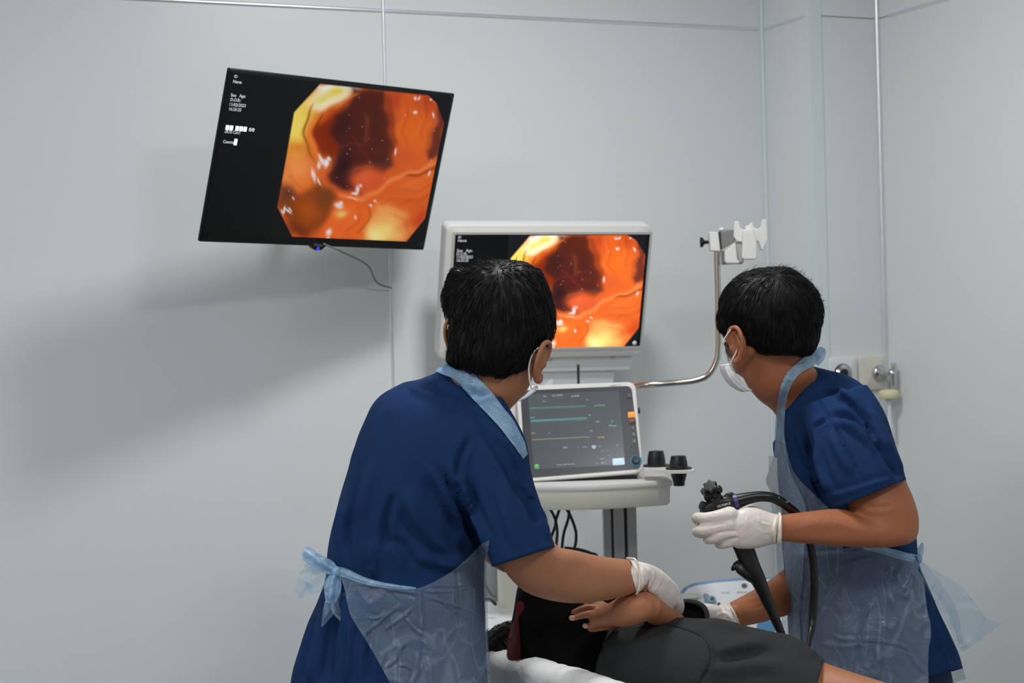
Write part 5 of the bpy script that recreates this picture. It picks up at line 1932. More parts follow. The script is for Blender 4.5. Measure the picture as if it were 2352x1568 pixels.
def ribbon(pts, widths, wdir=None, n=10, wr=.002, seed=0, fold=0.25):
    """crumpled ribbon of film through pts; a shallow gutter along it"""
    pts = np.asarray(pts, float)
    K = catmull(np.concatenate([pts, np.asarray(widths, float)[:, None]], 1), 8)
    C_, Wd = K[:, :3], K[:, 3]
    T = np.gradient(C_, axis=0)
    V = []
    for i, (c_, t, w) in enumerate(zip(C_, T, Wd)):
        v = nz(c_ - EYE)
        s_ = nz(np.cross(t, v)) if wdir is None else nz(wdir)
        for j in range(n + 1):
            a = j / n * 2 - 1
            bulge = w * fold * (math.cos(a * math.pi * 1.5 + .6))
            V.append(c_ + s_ * a * w - v * bulge)
    V = np.array(V)
    V = V + CF * (wr * nfield(V, (55, 55, 55), seed, 3))[:, None]
    m_ = len(C_)
    F = [(i * (n + 1) + j, i * (n + 1) + j + 1, (i + 1) * (n + 1) + j + 1, (i + 1) * (n + 1) + j) for i in range(m_ - 1) for j in range(n)]
    return V, F


KD = 3.32
dk = lambda px, py, off=.01: None


def surfd(px, py, tree, default):
    h = tree.ray_cast(Vector(EYE), Vector(ray(px, py)).normalized())
    return (np.array(h[0]) - EYE) @ CF if h[0] is not None else default


def onL(px, py, off=.008, default=3.42):
    return P(px, py, surfd(px, py, treeL, default) - off)


kn = onL(772, 1312, .016)
kd = kn[1]
tie = ribbon([onL(768, 1308, .012), onL(795, 1316, .011), onL(830, 1330, .011), onL(870, 1341, .011), onL(915, 1347, .010), onL(955, 1351, .010)], [.0075, .0078, .006, .0048, .0035, .0022], seed=1)
bow = [tie,
       ribbon([kn, TZ(470, 460, kd), TZ(300, 370, kd - .005), TZ(190, 290, kd - .005), TZ(110, 240, kd)], [.007, .013, .012, .013, .011], seed=2, wr=.004, fold=.5),
       ribbon([kn, TZ(560, 700, kd - .008), TZ(540, 850, kd - .012), TZ(510, 1010, kd - .010)], [.006, .014, .014, .008], seed=3, wr=.004, fold=.5),
       ellipsoid(kn, X, Y, Z, .009, .009, .010, 14, 10)]
loose = [ribbon([kn, TZ(430, 560, kd + .01), TZ(270, 650, kd + .01), TZ(130, 720, kd + .005)], [.006, .018, .024, .022], seed=4, wr=.005, fold=.3),
         ribbon([TZ(300, 400, kd + .004), TZ(250, 500, kd + .006), TZ(220, 560, kd + .008)], [.010, .016, .008], seed=14, wr=.005, fold=.3),
         ribbon([TZ(160, 690, kd + .008), TZ(90, 830, kd + .008), TZ(70, 930, kd + .008)], [.016, .013, .003], seed=5, wr=.004),
         ribbon([TZ(500, 980, kd - .010), TZ(490, 1120, kd - .010), TZ(440, 1240, kd - .008), TZ(385, 1360, kd - .008)], [.008, .010, .006, .001], seed=6, wr=.004),
         ribbon([TZ(640, 700, kd - .004), TZ(620, 900, kd - .008), TZ(630, 1100, kd - .010), TZ(690, 1300, kd - .010)], [.010, .013, .011, .001], seed=7, wr=.004)]
wt = obj('waist_tie', join(*bow), M_FILM2, man)
obj('tie_ends', join(*loose), M_FILM3, wt)

# trousers and shoes
trL_ = join(sil([(720, 1520, 1080, 1520, 3.50, .12, .13), (700, 1600, 1100, 1600, 3.50, .13, .14), (705, 1680, 1105, 1680, 3.50, .135, .14), (730, 1760, 1090, 1760, 3.50, .12, .13)], 4, 36), tube([legc(0, .82), legc(0, .70)], [.115, .105], 32, 4, flat=1.1, fdir=LR),
            *[tube([legc(s * .060, .80), legc(s * .09, .62), legc(s * .11, .46, .01), legc(s * .115, .30), legc(s * .12, .09)], [.085, .095, .080, .074, .070], 28, 6) for s in (1, -1)])
obj('trousers', remesh(trL_, .009, 4), M_DENIM, man)
for s in (1, -1):
    obj('shoe', shoe(legc(s * .12, 0, .04), LF), M_SHOE, man)

# ================================================================== PERSON AT THE RIGHT
RF = nz(A(-0.80, 0.60, 0))
RL = nz(np.cross(Z, RF))            # his left hand side (towards the viewer)
feetR = A((1975 - 1176) / FPX * 3.97, 3.97, 0)
doc = thing('person', feetR, 'person in navy scrubs at the right, white mask, holding the endoscope', 'person')
R_TORSO = [
    (1850, 838, 1900, 850, 3.93, .03, .05),
    (1815, 880, 1945, 862, 3.93, .075, .10),
    (1797, 930, 1990, 893, 3.93, .115, .15),
    (1788, 985, 2024, 945, 3.935, .14, .18),
    (1784, 1045, 2049, 1012, 3.94, .15, .19),
    (1784, 1100, 2068, 1075, 3.94, .15, .18),
    (1790, 1160, 2084, 1140, 3.945, .145, .165),
    (1797, 1215, 2096, 1205, 3.95, .14, .155),
    (1800, 1260, 2101, 1258, 3.95, .135, .15),
    (1804, 1300, 2108, 1300, 3.95, .135, .15),
    (1808, 1345, 2128, 1345, 3.955, .14, .155),
    (1812, 1400, 2150, 1400, 3.96, .145, .16),
    (1814, 1460, 2176, 1455, 3.96, .15, .165),
    (1816, 1530, 2196, 1500, 3.97, .155, .17),
    (1818, 1600, 2206, 1530, 3.97, .155, .17),
    (1818, 1680, 2214, 1560, 3.97, .155, .17)]
R_SLEEVE = [
    (1835, 930, 1990, 880, 3.80, .045, .08),
    (1852, 985, 2030, 945, 3.775, .060, .08),
    (1868, 1040, 2050, 1010, 3.755, .067, .075),
    (1886, 1098, 2066, 1055, 3.74, .068, .07),
    (1905, 1148, 2077, 1092, 3.73, .067, .067),
    (1916, 1172, 2084, 1108, 3.725, .066, .066),
    (1926, 1196, 2092, 1130, 3.725, .066, .066)]
R_ARM = [
    (1895, 960, 1995, 925, 3.80, .045, .05),
    (1912, 1040, 2040, 1010, 3.77, .052, .052),
    (1930, 1110, 2068, 1075, 3.745, .052, .052),
    (1942, 1152, 2084, 1112, 3.735, .050, .050),
    (1955, 1172, 2100, 1150, 3.725, .048, .050),
    (1968, 1185, 2110, 1195, 3.72, .046, .048),
    (1968, 1185, 2102, 1238, 3.715, .045, .047),
    (1962, 1180, 2060, 1254, 3.71, .044, .045),
    (1945, 1170, 2005, 1257, 3.705, .042, .042),
    (1915, 1168, 1945, 1255, 3.70, .040, .040),
    (1875, 1172, 1890, 1251, 3.69, .036, .036),
    (1832, 1177, 1840, 1247, 3.68, .031, .031),
    (1796, 1180, 1797, 1243, 3.67, .026, .026),
    (1770, 1181, 1770, 1243, 3.665, .023, .023)]
FA = [P(1850, 1120, 4.08), P(1900, 1280, 4.08), P(1825, 1350, 4.00), P(1760, 1384, 3.91), P(1690, 1411, 3.80)]
far_arm = tube(FA, [.046, .042, .0445, .036, .0265], 32, 8, rounded=True)
far_slR = tube([P(1850, 1000, 4.07), P(1862, 1100, 4.06), P(1868, 1190, 4.05)], [.072, .070, .064], 24, 6)
Rs = remesh(join(sil(R_TORSO, 5, 56, 2.3), far_slR), 0.0065, 3)
shirtR = remesh(join(Rs, sil(R_SLEEVE, 6, 48, 2.1)), 0.0058, 5)
hA, hB = P(1912, 1170, 3.725), P(2080, 1101, 3.725)
hn = nz(np.cross(hB - hA, hA - EYE))
if hn @ (P(2040, 1300, 3.725) - hA) < 0:
    hn = -hn
bA, bB = P(1818, 1640, 3.97), P(2210, 1535, 3.97)
bn = nz(np.cross(bB - bA, bA - EYE))
if bn @ (P(2000, 1900, 3.97) - bA) < 0:
    bn = -bn


def keepR(C_):
    q = pix(C_)
    past = ((C_ - hA) @ hn > 0) & (C_[:, 1] < 3.80) & (q[:, 0] > 1890) & (q[:, 1] < 1225) & (q[:, 0] < 2105)
    return ~past & ((C_ - bA) @ bn < 0)


RZp = lambda x, y: (1560 + x / 3.015, 780 + y / 3.015)
rs_ = lambda pts: [RZp(*p) for p in pts]
R_STROKES_ = [
    (rs_([(905, 320), (960, 420), (1025, 525), (1100, 650), (1200, 850), (1300, 1030)]), 4.5, -.0045),
    (rs_([(930, 610), (1020, 545)]), 5, -.005),
    (rs_([(960, 340), (1080, 380), (1200, 470), (1300, 570), (1350, 680)]), 9, -.012, 'step'),
    (rs_([(1050, 520), (1180, 540), (1290, 620), (1360, 700)]), 9, -.008),
    (rs_([(1000, 330), (1120, 350), (1230, 430), (1320, 540)]), 9, .007),
    (rs_([(1100, 560), (1200, 600), (1290, 680), (1350, 780)]), 8, .006),
    (rs_([(1360, 690), (1450, 830), (1530, 960)]), 9, -.010),
    (rs_([(1310, 480), (1390, 610), (1470, 780)]), 10, .005),
    (rs_([(890, 640), (910, 780), (960, 950), (1030, 1120)]), 9, -.010),
    (rs_([(760, 620), (820, 800), (920, 960), (1020, 1110)]), 11, -.008),
    (rs_([(740, 420), (740, 560), (790, 700), (860, 860)]), 10, .005),
    (rs_([(850, 230), (950, 225), (1060, 270)]), 9, .004),
    (rs_([(940, 760), (970, 900), (1040, 1060)]), 8, .006),
    (rs_([(1050, 640), (1110, 780), (1190, 930)]), 11, .005),
    (rs_([(1010, 1090), (1150, 1060), (1280, 1020), (1480, 960)]), 6, .004),
    ([(2122, 1345), (2148, 1430), (2178, 1510)], 8, .005),
    ([(2145, 1380), (2172, 1470), (2198, 1530)], 7, -.005),
    ([(2010, 1262), (2050, 1268), (2090, 1270)], 8, -.005)]
R_STROKES = [(s_[0], s_[1] * .9, s_[2] * 1.45) + tuple(s_[3:]) for s_ in R_STROKES_]
shirtR = sculpt(shirtR, R_STROKES)
Vs, Fs = shirtR
Vs = Vs + vnormals(Vs, Fs) * (0.0020 * nfield(Vs, (12, 12, 6), 8.1, 3))[:, None]
shirtR = snap(snap(cut((Vs, Fs), keepR), hA, hn, lambda C_: C_[:, 1] < 3.80), bA, bn, lambda C_: C_[:, 2] < 1.0)
solid(obj('scrub_top', shirtR, M_NAVY, doc), 0.0018)

R_NECK = [
    (1690, 760, 1850, 780, 3.87, .050, .055),
    (1698, 825, 1852, 806, 3.87, .050, .055),
    (1712, 878, 1862, 832, 3.875, .052, .056),
    (1742, 917, 1878, 856, 3.885, .056, .06),
    (1776, 944, 1892, 886, 3.91, .050, .07),
    (1800, 985, 1930, 935, 3.93, .055, .09)]
Rhc = P(1764, 742, 3.865)
Rf_ = nz(A(-0.66, 0.74, -0.10))
Ru_ = nz(A(-0.04, 0.10, 1))
hdR, (hr2, hf2, hu2, hg2) = head_shape(Rhc, Rf_, Ru_, .95)
ear1 = ear_shape(P(1692, 794, 3.80), nz(-hr2 - hf2 * .35), hf2, nz(hu2 + hf2 * .06), 1.12)
ear2 = ear_shape(hg2(.072, .0, -.012), nz(hr2 - hf2 * .35), hf2, hu2, 1.1)
legr = lambda o, z_, f=0: A(feetR[0], feetR[1], z_) + RL * o + RF * f
legsR = join(*[tube([legr(s * .060, .86), legr(s * .09, .62), legr(s * .11, .46, .01), legr(s * .115, .30), legr(s * .12, .08)], [.068, .062, .055, .050, .036], 24, 5, rounded=True) for s in (1, -1)])
bodyR = remesh(join(sil(inset(R_TORSO[1:-4], .86, .80), 4, 40), sil(inset(R_ARM[:2], .8), 4, 40), sil(R_ARM[1:], 6, 40, 2.1), far_arm, sil(R_NECK, 5, 40), hdR, legsR,
                    ellipsoid(P(1715, 1212, 3.655), X, CF, Z, .05, .020, .026, 24, 14), ellipsoid(P(1640, 1418, 3.80), X, CF, Z, .04, .02, .022, 20, 12)), 0.0048, 4)
bodyR = sculpt(bodyR, [([(1985, 1162), (2020, 1165), (2050, 1160)], 5, -.0035), ([(1840, 1200), (1900, 1195), (1960, 1200)], 9, .0015), ([(1850, 1225), (1920, 1222), (1980, 1230)], 8, -.0012),
                       ([(1705, 1380), (1735, 1376), (1770, 1355)], 4, .0015), ([(1722, 1398), (1750, 1390), (1780, 1368)], 4, -.0012)])
obj('body', bodyR, M_SKIN_B, doc)
obj('ear', remesh(ear1, 0.0018, 2), M_SKIN_B, doc)
obj('ear', remesh(ear2, 0.0018, 2), M_SKIN_B, doc)
eyes(doc, hg2, hr2, hf2, hu2)
R_HAIR = [
    (1745, 617, 1800, 614, 3.855, .012, .012),
    (1718, 624, 1828, 624, 3.855, .040, .04),
    (1695, 636, 1850, 640, 3.855, .060, .060),
    (1672, 657, 1868, 662, 3.855, .078, .078),
    (1656, 685, 1882, 688, 3.855, .090, .088),
    (1650, 712, 1887, 712, 3.855, .095, .085),
    (1656, 740, 1886, 738, 3.855, .095, .070),
    (1672, 765, 1880, 765, 3.855, .092, .050),
    (1706, 785, 1874, 788, 3.855, .086, .035),
    (1726, 800, 1866, 806, 3.855, .078, .03),
    (1738, 810, 1856, 815, 3.855, .070, .03)]
capR = remesh(join(sil(R_HAIR, 5, 48, 2.15), tube([P(1664, 725, 3.84), P(1664, 750, 3.83), P(1668, 766, 3.83)], [.016, .012, .005], 12, 4, rounded=True)), 0.004, 3)
Vc, Fc = capR
Vc = Vc + vnormals(Vc, Fc) * (0.0028 * nfield(Vc, (60, 60, 22), 21.0, 3) + 0.002 * nfield(Vc, (28, 28, 12), 19.0, 2))[:, None]
whorlR = P(1800, 640, 3.80)


def flowR(p, n):
    w = p - whorlR
    d = w * 3 / (np.linalg.norm(w) + .02) * .55 - Z * 0.9 - np.cross(n, Z) * .3
    return nz(d - n * (d @ n))


st1 = strands((Vc, Fc), 2600, 0.036, 15, flowR, lift=0.004)
st2 = strands((Vc, Fc), 160, 0.022, 16, lambda p, n: nz(n * .5 + A(.5, 0, .3) + np.cross(n, Z) * .4), lift=0.014, width=.0006, sel=lambda V, N: (pix(V)[:, 1] < 640) | ((pix(V)[:, 0] > 1850) & (pix(V)[:, 1] < 720)), jitter=.5)
obj('hair', join((Vc, Fc), st1, st2), M_HAIR, doc)
# mask: lower face cover whose edge shows below the ear
mR = mask(doc, hg2, hr2, hf2, hu2, 0.72)
MP = lambda x, y, d: P(1560 + x / 3.267, 480 + y / 3.267, d)
cheek = [(303, 1155, 1, 1), (0, 0, 0, 0)]
mrows = [(1653, 838, 1681, 834), (1656, 850, 1684, 848), (1661, 862, 1690, 860), (1668, 874, 1699, 870), (1677, 884, 1709, 881), (1690, 893, 1718, 890), (1704, 899, 1728, 897)]
Vm, Fm = [], []
K = catmull(mrows, 5)
for i, k in enumerate(K):
    for j in range(13):
        u = j / 12
        p = (1 - u) * k[:2] + u * k[2:]
        dpt = 3.812 + .020 * (1 - u) ** 2 - .012 * math.sin(math.pi * u) - .002 * math.sin(u * 19) + .012 * abs(i / len(K) - .4)
        Vm.append(P(p[0], p[1], dpt))
for i in range(len(K) - 1):
    for j in range(12):
        Fm.append((i * 13 + j, i * 13 + j + 1, (i + 1) * 13 + j + 1, (i + 1) * 13 + j))
ck = obj('mask_side', (np.array(Vm), Fm), M_MASK, mR)
solid(ck, .0025, 0)
obj('ear_loop', tube([MP(322, 1160, 3.80), MP(314, 1100, 3.80), MP(318, 1030, 3.795), MP(345, 965, 3.79), MP(385, 905, 3.785)], .0013, 8, 6, rounded=True), M_LOOP, mR)
obj('ear_loop', tube([MP(436, 905, 3.785), MP(452, 950, 3.783), MP(450, 1010, 3.785), MP(425, 1080, 3.79), MP(398, 1130, 3.795), MP(392, 1170, 3.80), MP(415, 1225, 3.806), MP(450, 1270, 3.81)], .0015, 8, 6, rounded=True), M_LOOP, mR)

# near gloved hand gripping the endoscope
HP = lambda x, y, d: P(1560 + x / 6.533, 1090 + y / 6.533, d)
HD_ = 3.655
g_rows = [(1790, 1179, 1792, 1246, 3.668, .028, .028), (1775, 1178, 1776, 1249, 3.663, .027, .027), (1756, 1172, 1758, 1254, 3.657, .026, .028), (1735, 1166, 1742, 1258, 3.652, .026, .030), (1712, 1165, 1725, 1260, 3.648, .025, .032), (1690, 1172, 1705, 1260, 3.646, .023, .033), (1668, 1178, 1690, 1259, 3.646, .020, .032)]
fg = [sil(g_rows, 6, 36)]
fdef = [   # knuckle row: (mcp) (pip) (behind) (tip)
    ([HP(760, 600, 3.640), HP(560, 630, 3.632), HP(400, 650, 3.630), HP(285, 640, 3.640), HP(262, 660, 3.656), HP(330, 700, 3.682), HP(450, 720, 3.695)], [.0165, .0125, .0112, .0102, .0100, .0098, .0085]),
    ([HP(760, 740, 3.638), HP(560, 800, 3.630), HP(400, 830, 3.628), HP(300, 840, 3.636), HP(272, 855, 3.652), HP(340, 880, 3.680), HP(460, 880, 3.695)], [.0170, .0130, .0120, .0110, .0105, .0098, .0085]),
    ([HP(820, 850, 3.640), HP(640, 905, 3.632), HP(520, 945, 3.632), HP(450, 960, 3.640), HP(440, 965, 3.656), HP(500, 970, 3.682), HP(600, 960, 3.695)], [.0160, .0130, .0118, .0108, .0104, .0096, .0085]),
    ([HP(900, 940, 3.645), HP(760, 1000, 3.640), HP(670, 1030, 3.640), HP(615, 1040, 3.648), HP(610, 1035, 3.662), HP(660, 1020, 3.684), HP(740, 1000, 3.695)], [.0150, .0115, .0105, .0098, .0094, .0090, .008]),
    ([HP(1250, 640, 3.670), HP(1100, 560, 3.688), HP(950, 520, 3.702), HP(800, 540, 3.708), HP(700, 560, 3.70)], [.016, .0145, .0125, .0115, .0095])]
for c_, r_ in fdef:
    fg.append(tube(c_, r_, 14, 5, rounded=True))
gloveR = remesh(join(*fg), 0.0026, 3)
gloveR = sculpt(gloveR, [([HP(*p, 1)[:0] if False else (1560 + p[0] / 6.533, 1090 + p[1] / 6.533) for p in ((460, 765), (560, 740), (680, 730))], 2.5, -.0022),
                         ([(1560 + p[0] / 6.533, 1090 + p[1] / 6.533) for p in ((560, 880), (720, 850), (900, 850))], 3, -.0022),
                         ([(1560 + p[0] / 6.533, 1090 + p[1] / 6.533) for p in ((620, 1000), (760, 960), (900, 950))], 3, -.002),
                         ([(1560 + p[0] / 6.533, 1090 + p[1] / 6.533) for p in ((1000, 640), (1020, 740), (1000, 840))], 3, .0012),
                         ([(1560 + p[0] / 6.533, 1090 + p[1] / 6.533) for p in ((1190, 620), (1230, 720), (1380, 760))], 2.5, .0014),
                         ([(1560 + p[0] / 6.533, 1090 + p[1] / 6.533) for p in ((1150, 800), (1250, 860), (1390, 860))], 2.5, .0012)])
gr = obj('glove', gloveR, M_GLOVE, doc)
cw = [(1480, 570), (1530, 575), (1535, 700), (1525, 850), (1510, 1000), (1495, 1060), (1480, 1045)]
obj('cuff', join(tube([HP(1505, 570, 3.668), HP(1518, 640, 3.645), HP(1515, 750, 3.636), HP(1508, 860, 3.636), HP(1500, 980, 3.642), HP(1490, 1055, 3.662), HP(1495, 1030, 3.69), HP(1510, 800, 3.706), HP(1510, 610, 3.69), HP(1505, 570, 3.668)], [.0026, .003, .0034, .0042, .0045, .0034, .003, .003, .003, .0026], 8, 6),
                 tube([HP(1460, 640, 3.641), HP(1430, 760, 3.633), HP(1420, 880, 3.634), HP(1425, 1000, 3.645)], [.0015, .0040, .0046, .003], 8, 6, rounded=True)), M_CUFF, gr)
# far gloved hand working beyond the patient
g2r = [(1674, 1385, 1702, 1442, 3.795, .030, .030), (1664, 1386, 1690, 1446, 3.795, .029, .029), (1645, 1392, 1662, 1446, 3.80, .026, .028), (1620, 1400, 1636, 1448, 3.80, .024, .026), (1596, 1405, 1606, 1448, 3.80, .021, .024)]
fr2 = [sil(g2r, 5, 32)]
for k in range(4):
    fr2.append(tube([P(1606, 1412 + k * 9, 3.79 + k * .006), P(1575, 1416 + k * 10, 3.785 + k * .006), P(1555, 1428 + k * 9, 3.785 + k * .006), P(1548, 1446 + k * 7, 3.795 + k * .006)], [.012, .0105, .010, .0085], 12, 5, rounded=True))
fr2.append(tube([P(1640, 1405, 3.775), P(1615, 1400, 3.762), P(1590, 1406, 3.758), P(1572, 1416, 3.76)], [.015, .013, .011, .009], 12, 5, rounded=True))
gloveR2 = sculpt(remesh(join(*fr2), .0030, 3), [([(1640, 1415), (1665, 1408), (1685, 1425)], 3, .0022), ([(1650, 1432), (1670, 1422), (1690, 1440)], 3, -.002)])
g2 = obj('glove', gloveR2, M_GLOVE, doc)
obj('cuff', tube([P(1673, 1385, 3.795), P(1684, 1402, 3.766), P(1693, 1422, 3.764), P(1701, 1442, 3.79), P(1700, 1430, 3.825), P(1684, 1398, 3.828), P(1673, 1385, 3.795)], .0018, 8, 6), M_CUFF, g2)

# apron of the right person
treeR = bvh(shirtR)
treeRb = bvh(shirtR, bodyR)
neckR = drape([(1876, 800, 1889, 812), (1862, 808, 1884, 826), (1845, 822, 1868, 840), (1826, 838, 1846, 852), (1808, 856, 1828, 868), (1797, 876, 1814, 892), (1788, 905, 1807, 918), (1784, 940, 1803, 950), (1781, 975, 1801, 985), (1780, 1010, 1803, 1020)],
              8, 72, treeRb, .006, 3.84, wr=.004, wscale=(40, 40, 40), relax=4, dmin=3.6)
# stand-up loop behind the neck
loopR = ribbon([P(1878, 812, 3.86), P(1886, 806, 3.90), P(1884, 820, 3.95), P(1872, 834, 3.97)], [.008, .009, .009, .008], seed=31, wr=.003)
apr = obj('apron', join(neckR, loopR), M_FILM2, doc)
bibR = drape([(1780, 1000, 1803, 1010), (1779, 1040, 1812, 1052), (1775, 1062, 1822, 1080), (1776, 1100, 1840, 1105), (1784, 1130, 1865, 1130), (1787, 1160, 1890, 1155), (1790, 1190, 1910, 1175), (1797, 1230, 1925, 1225), (1800, 1275, 1940, 1270)],
             46, 90, treeR, .012, 3.82, wr=.006, wscale=(14, 14, 9), relax=6, dmin=3.775, seed=3)
obj('apron_bib', bibR, M_FILM, doc)
bandR = drape([(1781, 1012, 1803, 1022), (1780, 1045, 1808, 1055), (1780, 1080, 1818, 1090), (1784, 1115, 1832, 1120), (1788, 1150, 1846, 1148), (1791, 1185, 1852, 1178), (1797, 1230, 1850, 1225), (1800, 1275, 1846, 1275), (1805, 1330, 1842, 1335), (1807, 1400, 1836, 1400), (1811, 1470, 1838, 1470), (1814, 1560, 1840, 1560)], 16, 130, treeR, .020, 3.82, wr=.006, wscale=(26, 26, 16), relax=6, dmin=3.775, seed=8)
obj('apron_fold', bandR, film_mat('blue_polythene_film_double', (186, 208, 230), 0.46, avar=.14, bscale=34), doc)
flap = drape([(1776, 1050, 1785, 1052), (1768, 1075, 1785, 1076), (1759, 1104, 1786, 1104), (1768, 1125, 1788, 1126), (1779, 1150, 1792, 1150), (1789, 1178, 1795, 1178)], 8, 30, None, 0.0, 3.87, wr=.003, wscale=(20, 20, 20))
obj('apron_edge', flap, mat('grey_white_film_edge', (180, 184, 190), 0.5), doc, label='grey-white stiff flap of film at the chest')  # flap in one opaque grey-white, unlike the see-through film
topR = catmull([(1796, 1262), (1850, 1266), (1920, 1262), (1975, 1254), (2010, 1256), (2045, 1266), (2080, 1275), (2104, 1280)], 8)


def topcR(t):
    s = t * (len(topR) - 1)
    i = int(min(len(topR) - 2, math.floor(s)))
    return topR[i] + (topR[i + 1] - topR[i]) * (s - i)


RB = lambda x, y: (1560 + x / 2.97, 1080 + y / 2.97)
rb = lambda pts: [RB(*p) for p in pts]
creR = [(rb([(940, 750), (1050, 680), (1200, 620), (1350, 590)]), 5, .006), (rb([(760, 600), (950, 580), (1150, 560), (1300, 540)]), 4, .006),
        (rb([(1110, 720), (1000, 900), (900, 1080)]), 4, .006), (rb([(1320, 900), (1260, 1000), (1220, 1120)]), 4, .006),
        (rb([(1220, 1150), (1350, 1160), (1500, 1190), (1600, 1230)]), 3, .006), (rb([(1440, 620), (1430, 800), (1470, 940)]), 6, .007),
        (rb([(1620, 620), (1580, 750), (1530, 880)]), 6, .008), (rb([(1550, 600), (1470, 700), (1440, 820)]), 5, -.005),
        (rb([(1050, 1130), (1120, 1150), (1220, 1150)]), 4, .005), (rb([(1350, 1190), (1360, 1300), (1350, 1440)]), 7, .006), (rb([(1560, 1230), (1620, 1320), (1700, 1400)]), 5, .005),
        (rb([(1230, 1150), (1220, 1300), (1190, 1440)]), 7, -.005), (rb([(1690, 900), (1700, 1050), (1705, 1200)]), 5, .006), (rb([(790, 780), (850, 850), (880, 780)]), 4, .005),
        (rb([(760, 640), (800, 700), (860, 730)]), 4, .005), (rb([(760, 830), (830, 900), (860, 1050)]), 5, .006), (rb([(960, 1180), (1100, 1200), (1250, 1180)]), 6, .004)]
skirtR = film_skirt(topcR, [(1796, 1262), (1803, 1300), (1806, 1345), (1808, 1400), (1811, 1470), (1814, 1568), (1816, 1650)],
                    [(2104, 1280), (2112, 1310), (2122, 1335), (2126, 1370), (2128, 1410), (2135, 1450), (2132, 1510), (2132, 1568), (2134, 1650)],
                    110, 110, treeR, .014, 3.85, creR, wr=.007, seed=12.0)
obj('apron_skirt', skirtR, M_FILM, doc)
frontR = sil(R_TORSO[4:], 4, 24, 2.2, grow=.013, cap=False, a0=math.pi * 1.02, a1=math.pi * 1.95, closed=False)
obj('apron_front', frontR, M_FILM, doc)


def onR(px, py, off=.008, default=3.95):
    return P(px, py, surfd(px, py, treeR, default) - off)


kn = P(2110, 1283, 3.90)
kd = kn[1]
tie = [ribbon([onR(1985, 1258, .016), onR(2020, 1262, .016), onR(2055, 1271, .016), onR(2085, 1279, .018), kn], [.003, .006, .008, .008, .008], seed=41),
       ribbon([kn, P(2113, 1268, kd), P(2117, 1252, kd), P(2120, 1246, kd)], [.005, .007, .004, .001], seed=42, wr=.002, fold=.4),
       ribbon([kn, P(2096, 1312, kd - .01), P(2085, 1345, kd - .015), P(2072, 1378, kd - .015)], [.006, .010, .010, .006], seed=43, wr=.003, fold=.4),
       ellipsoid(kn, X, Y, Z, .008, .008, .009, 12, 8)]
wt2 = obj('waist_tie', join(*tie), M_FILM2, doc)
tl_ = drape([(2106, 1282, 2122, 1292), (2112, 1310, 2160, 1316), (2120, 1330, 2200, 1340), (2135, 1360, 2226, 1366), (2152, 1390, 2248, 1396), (2170, 1425, 2268, 1420), (2190, 1462, 2295, 1432), (2204, 1492, 2260, 1462), (2215, 1496, 2235, 1480)],
            30, 60, None, 0, 3.88, wr=.012, wscale=(10, 10, 10), seed=7)
tl_ = sculpt((tl_[0], tl_[1]), [([(2125, 1300), (2180, 1400), (2215, 1490)], 4, .006), ([(2140, 1300), (2210, 1380), (2270, 1425)], 4, .006), ([(2200, 1350), (2220, 1400), (2240, 1440)], 4, -.005), ([(2190, 1460), (2240, 1446), (2290, 1436)], 3, .005)], -2)
obj('tie_ends', join(tl_, ribbon([kn, P(2140, 1330, kd), P(2185, 1400, kd), P(2208, 1480, kd)], [.004, .010, .010, .004], seed=44, wr=.003)), M_FILM3, wt2)

trR_ = join(sil([(1850, 1460, 2120, 1445, 3.96, .11, .12), (1838, 1520, 2165, 1500, 3.965, .13, .14), (1836, 1600, 2188, 1570, 3.97, .135, .145), (1845, 1680, 2180, 1650, 3.97, .13, .14), (1870, 1740, 2150, 1720, 3.97, .12, .13)], 4, 36), tube([legr(0, .82), legr(0, .70)], [.115, .105], 32, 4, flat=1.1, fdir=RL),
            *[tube([legr(s * .060, .80), legr(s * .09, .62), legr(s * .11, .46, .01), legr(s * .115, .30), legr(s * .12, .09)], [.085, .095, .080, .074, .070], 28, 6) for s in (1, -1)])
obj('trousers', remesh(trR_, .009, 4), M_DENIM, doc)
for s in (1, -1):
    obj('shoe', shoe(legr(s * .12, 0, .04), RF), M_SHOE, doc)

# ================================================================== THE ENDOSCOPE
en = thing('endoscope', HP(700, 520, 3.68), 'black endoscope handpiece with white lettering and a long curved tube, held in a gloved fist', 'endoscope')
SD = 3.672
# control body: from the knob head down through the fist to the tapering grip
axis_t = HP(620, 420, SD)
obj('control_body', remesh(join(
    sil([(1617, 1185, 1668, 1192, SD, .014, .014), (1622, 1165, 1690, 1182, SD, .016, .016), (1628, 1152, 1696, 1168, SD, .017, .017), (1640, 1143, 1702, 1154, SD, .016, .016), (1655, 1138, 1698, 1144, SD, .012, .012)], 5, 24),
    tube([HP(420, 520, SD), HP(600, 440, SD), HP(800, 400, SD), HP(900, 390, SD)], [.015, .0155, .0125, .0105], 20, 6, rounded=True),
    sil([(1636, 1175, 1700, 1180, SD, .014, .014), (1660, 1215, 1712, 1215, SD, .013, .013), (1682, 1256, 1732, 1256, SD, .013, .013), (1697, 1290, 1742, 1288, SD, .013, .013), (1712, 1320, 1750, 1318, SD, .012, .012)], 5, 24)), .0022, 3), M_BLACK, en)
kb = HP(500, 245, SD - .004)
kax = nz(A(-.30, -.72, .62))
kw = nz(np.cross(kax, X))
kv = np.cross(kax, kw)


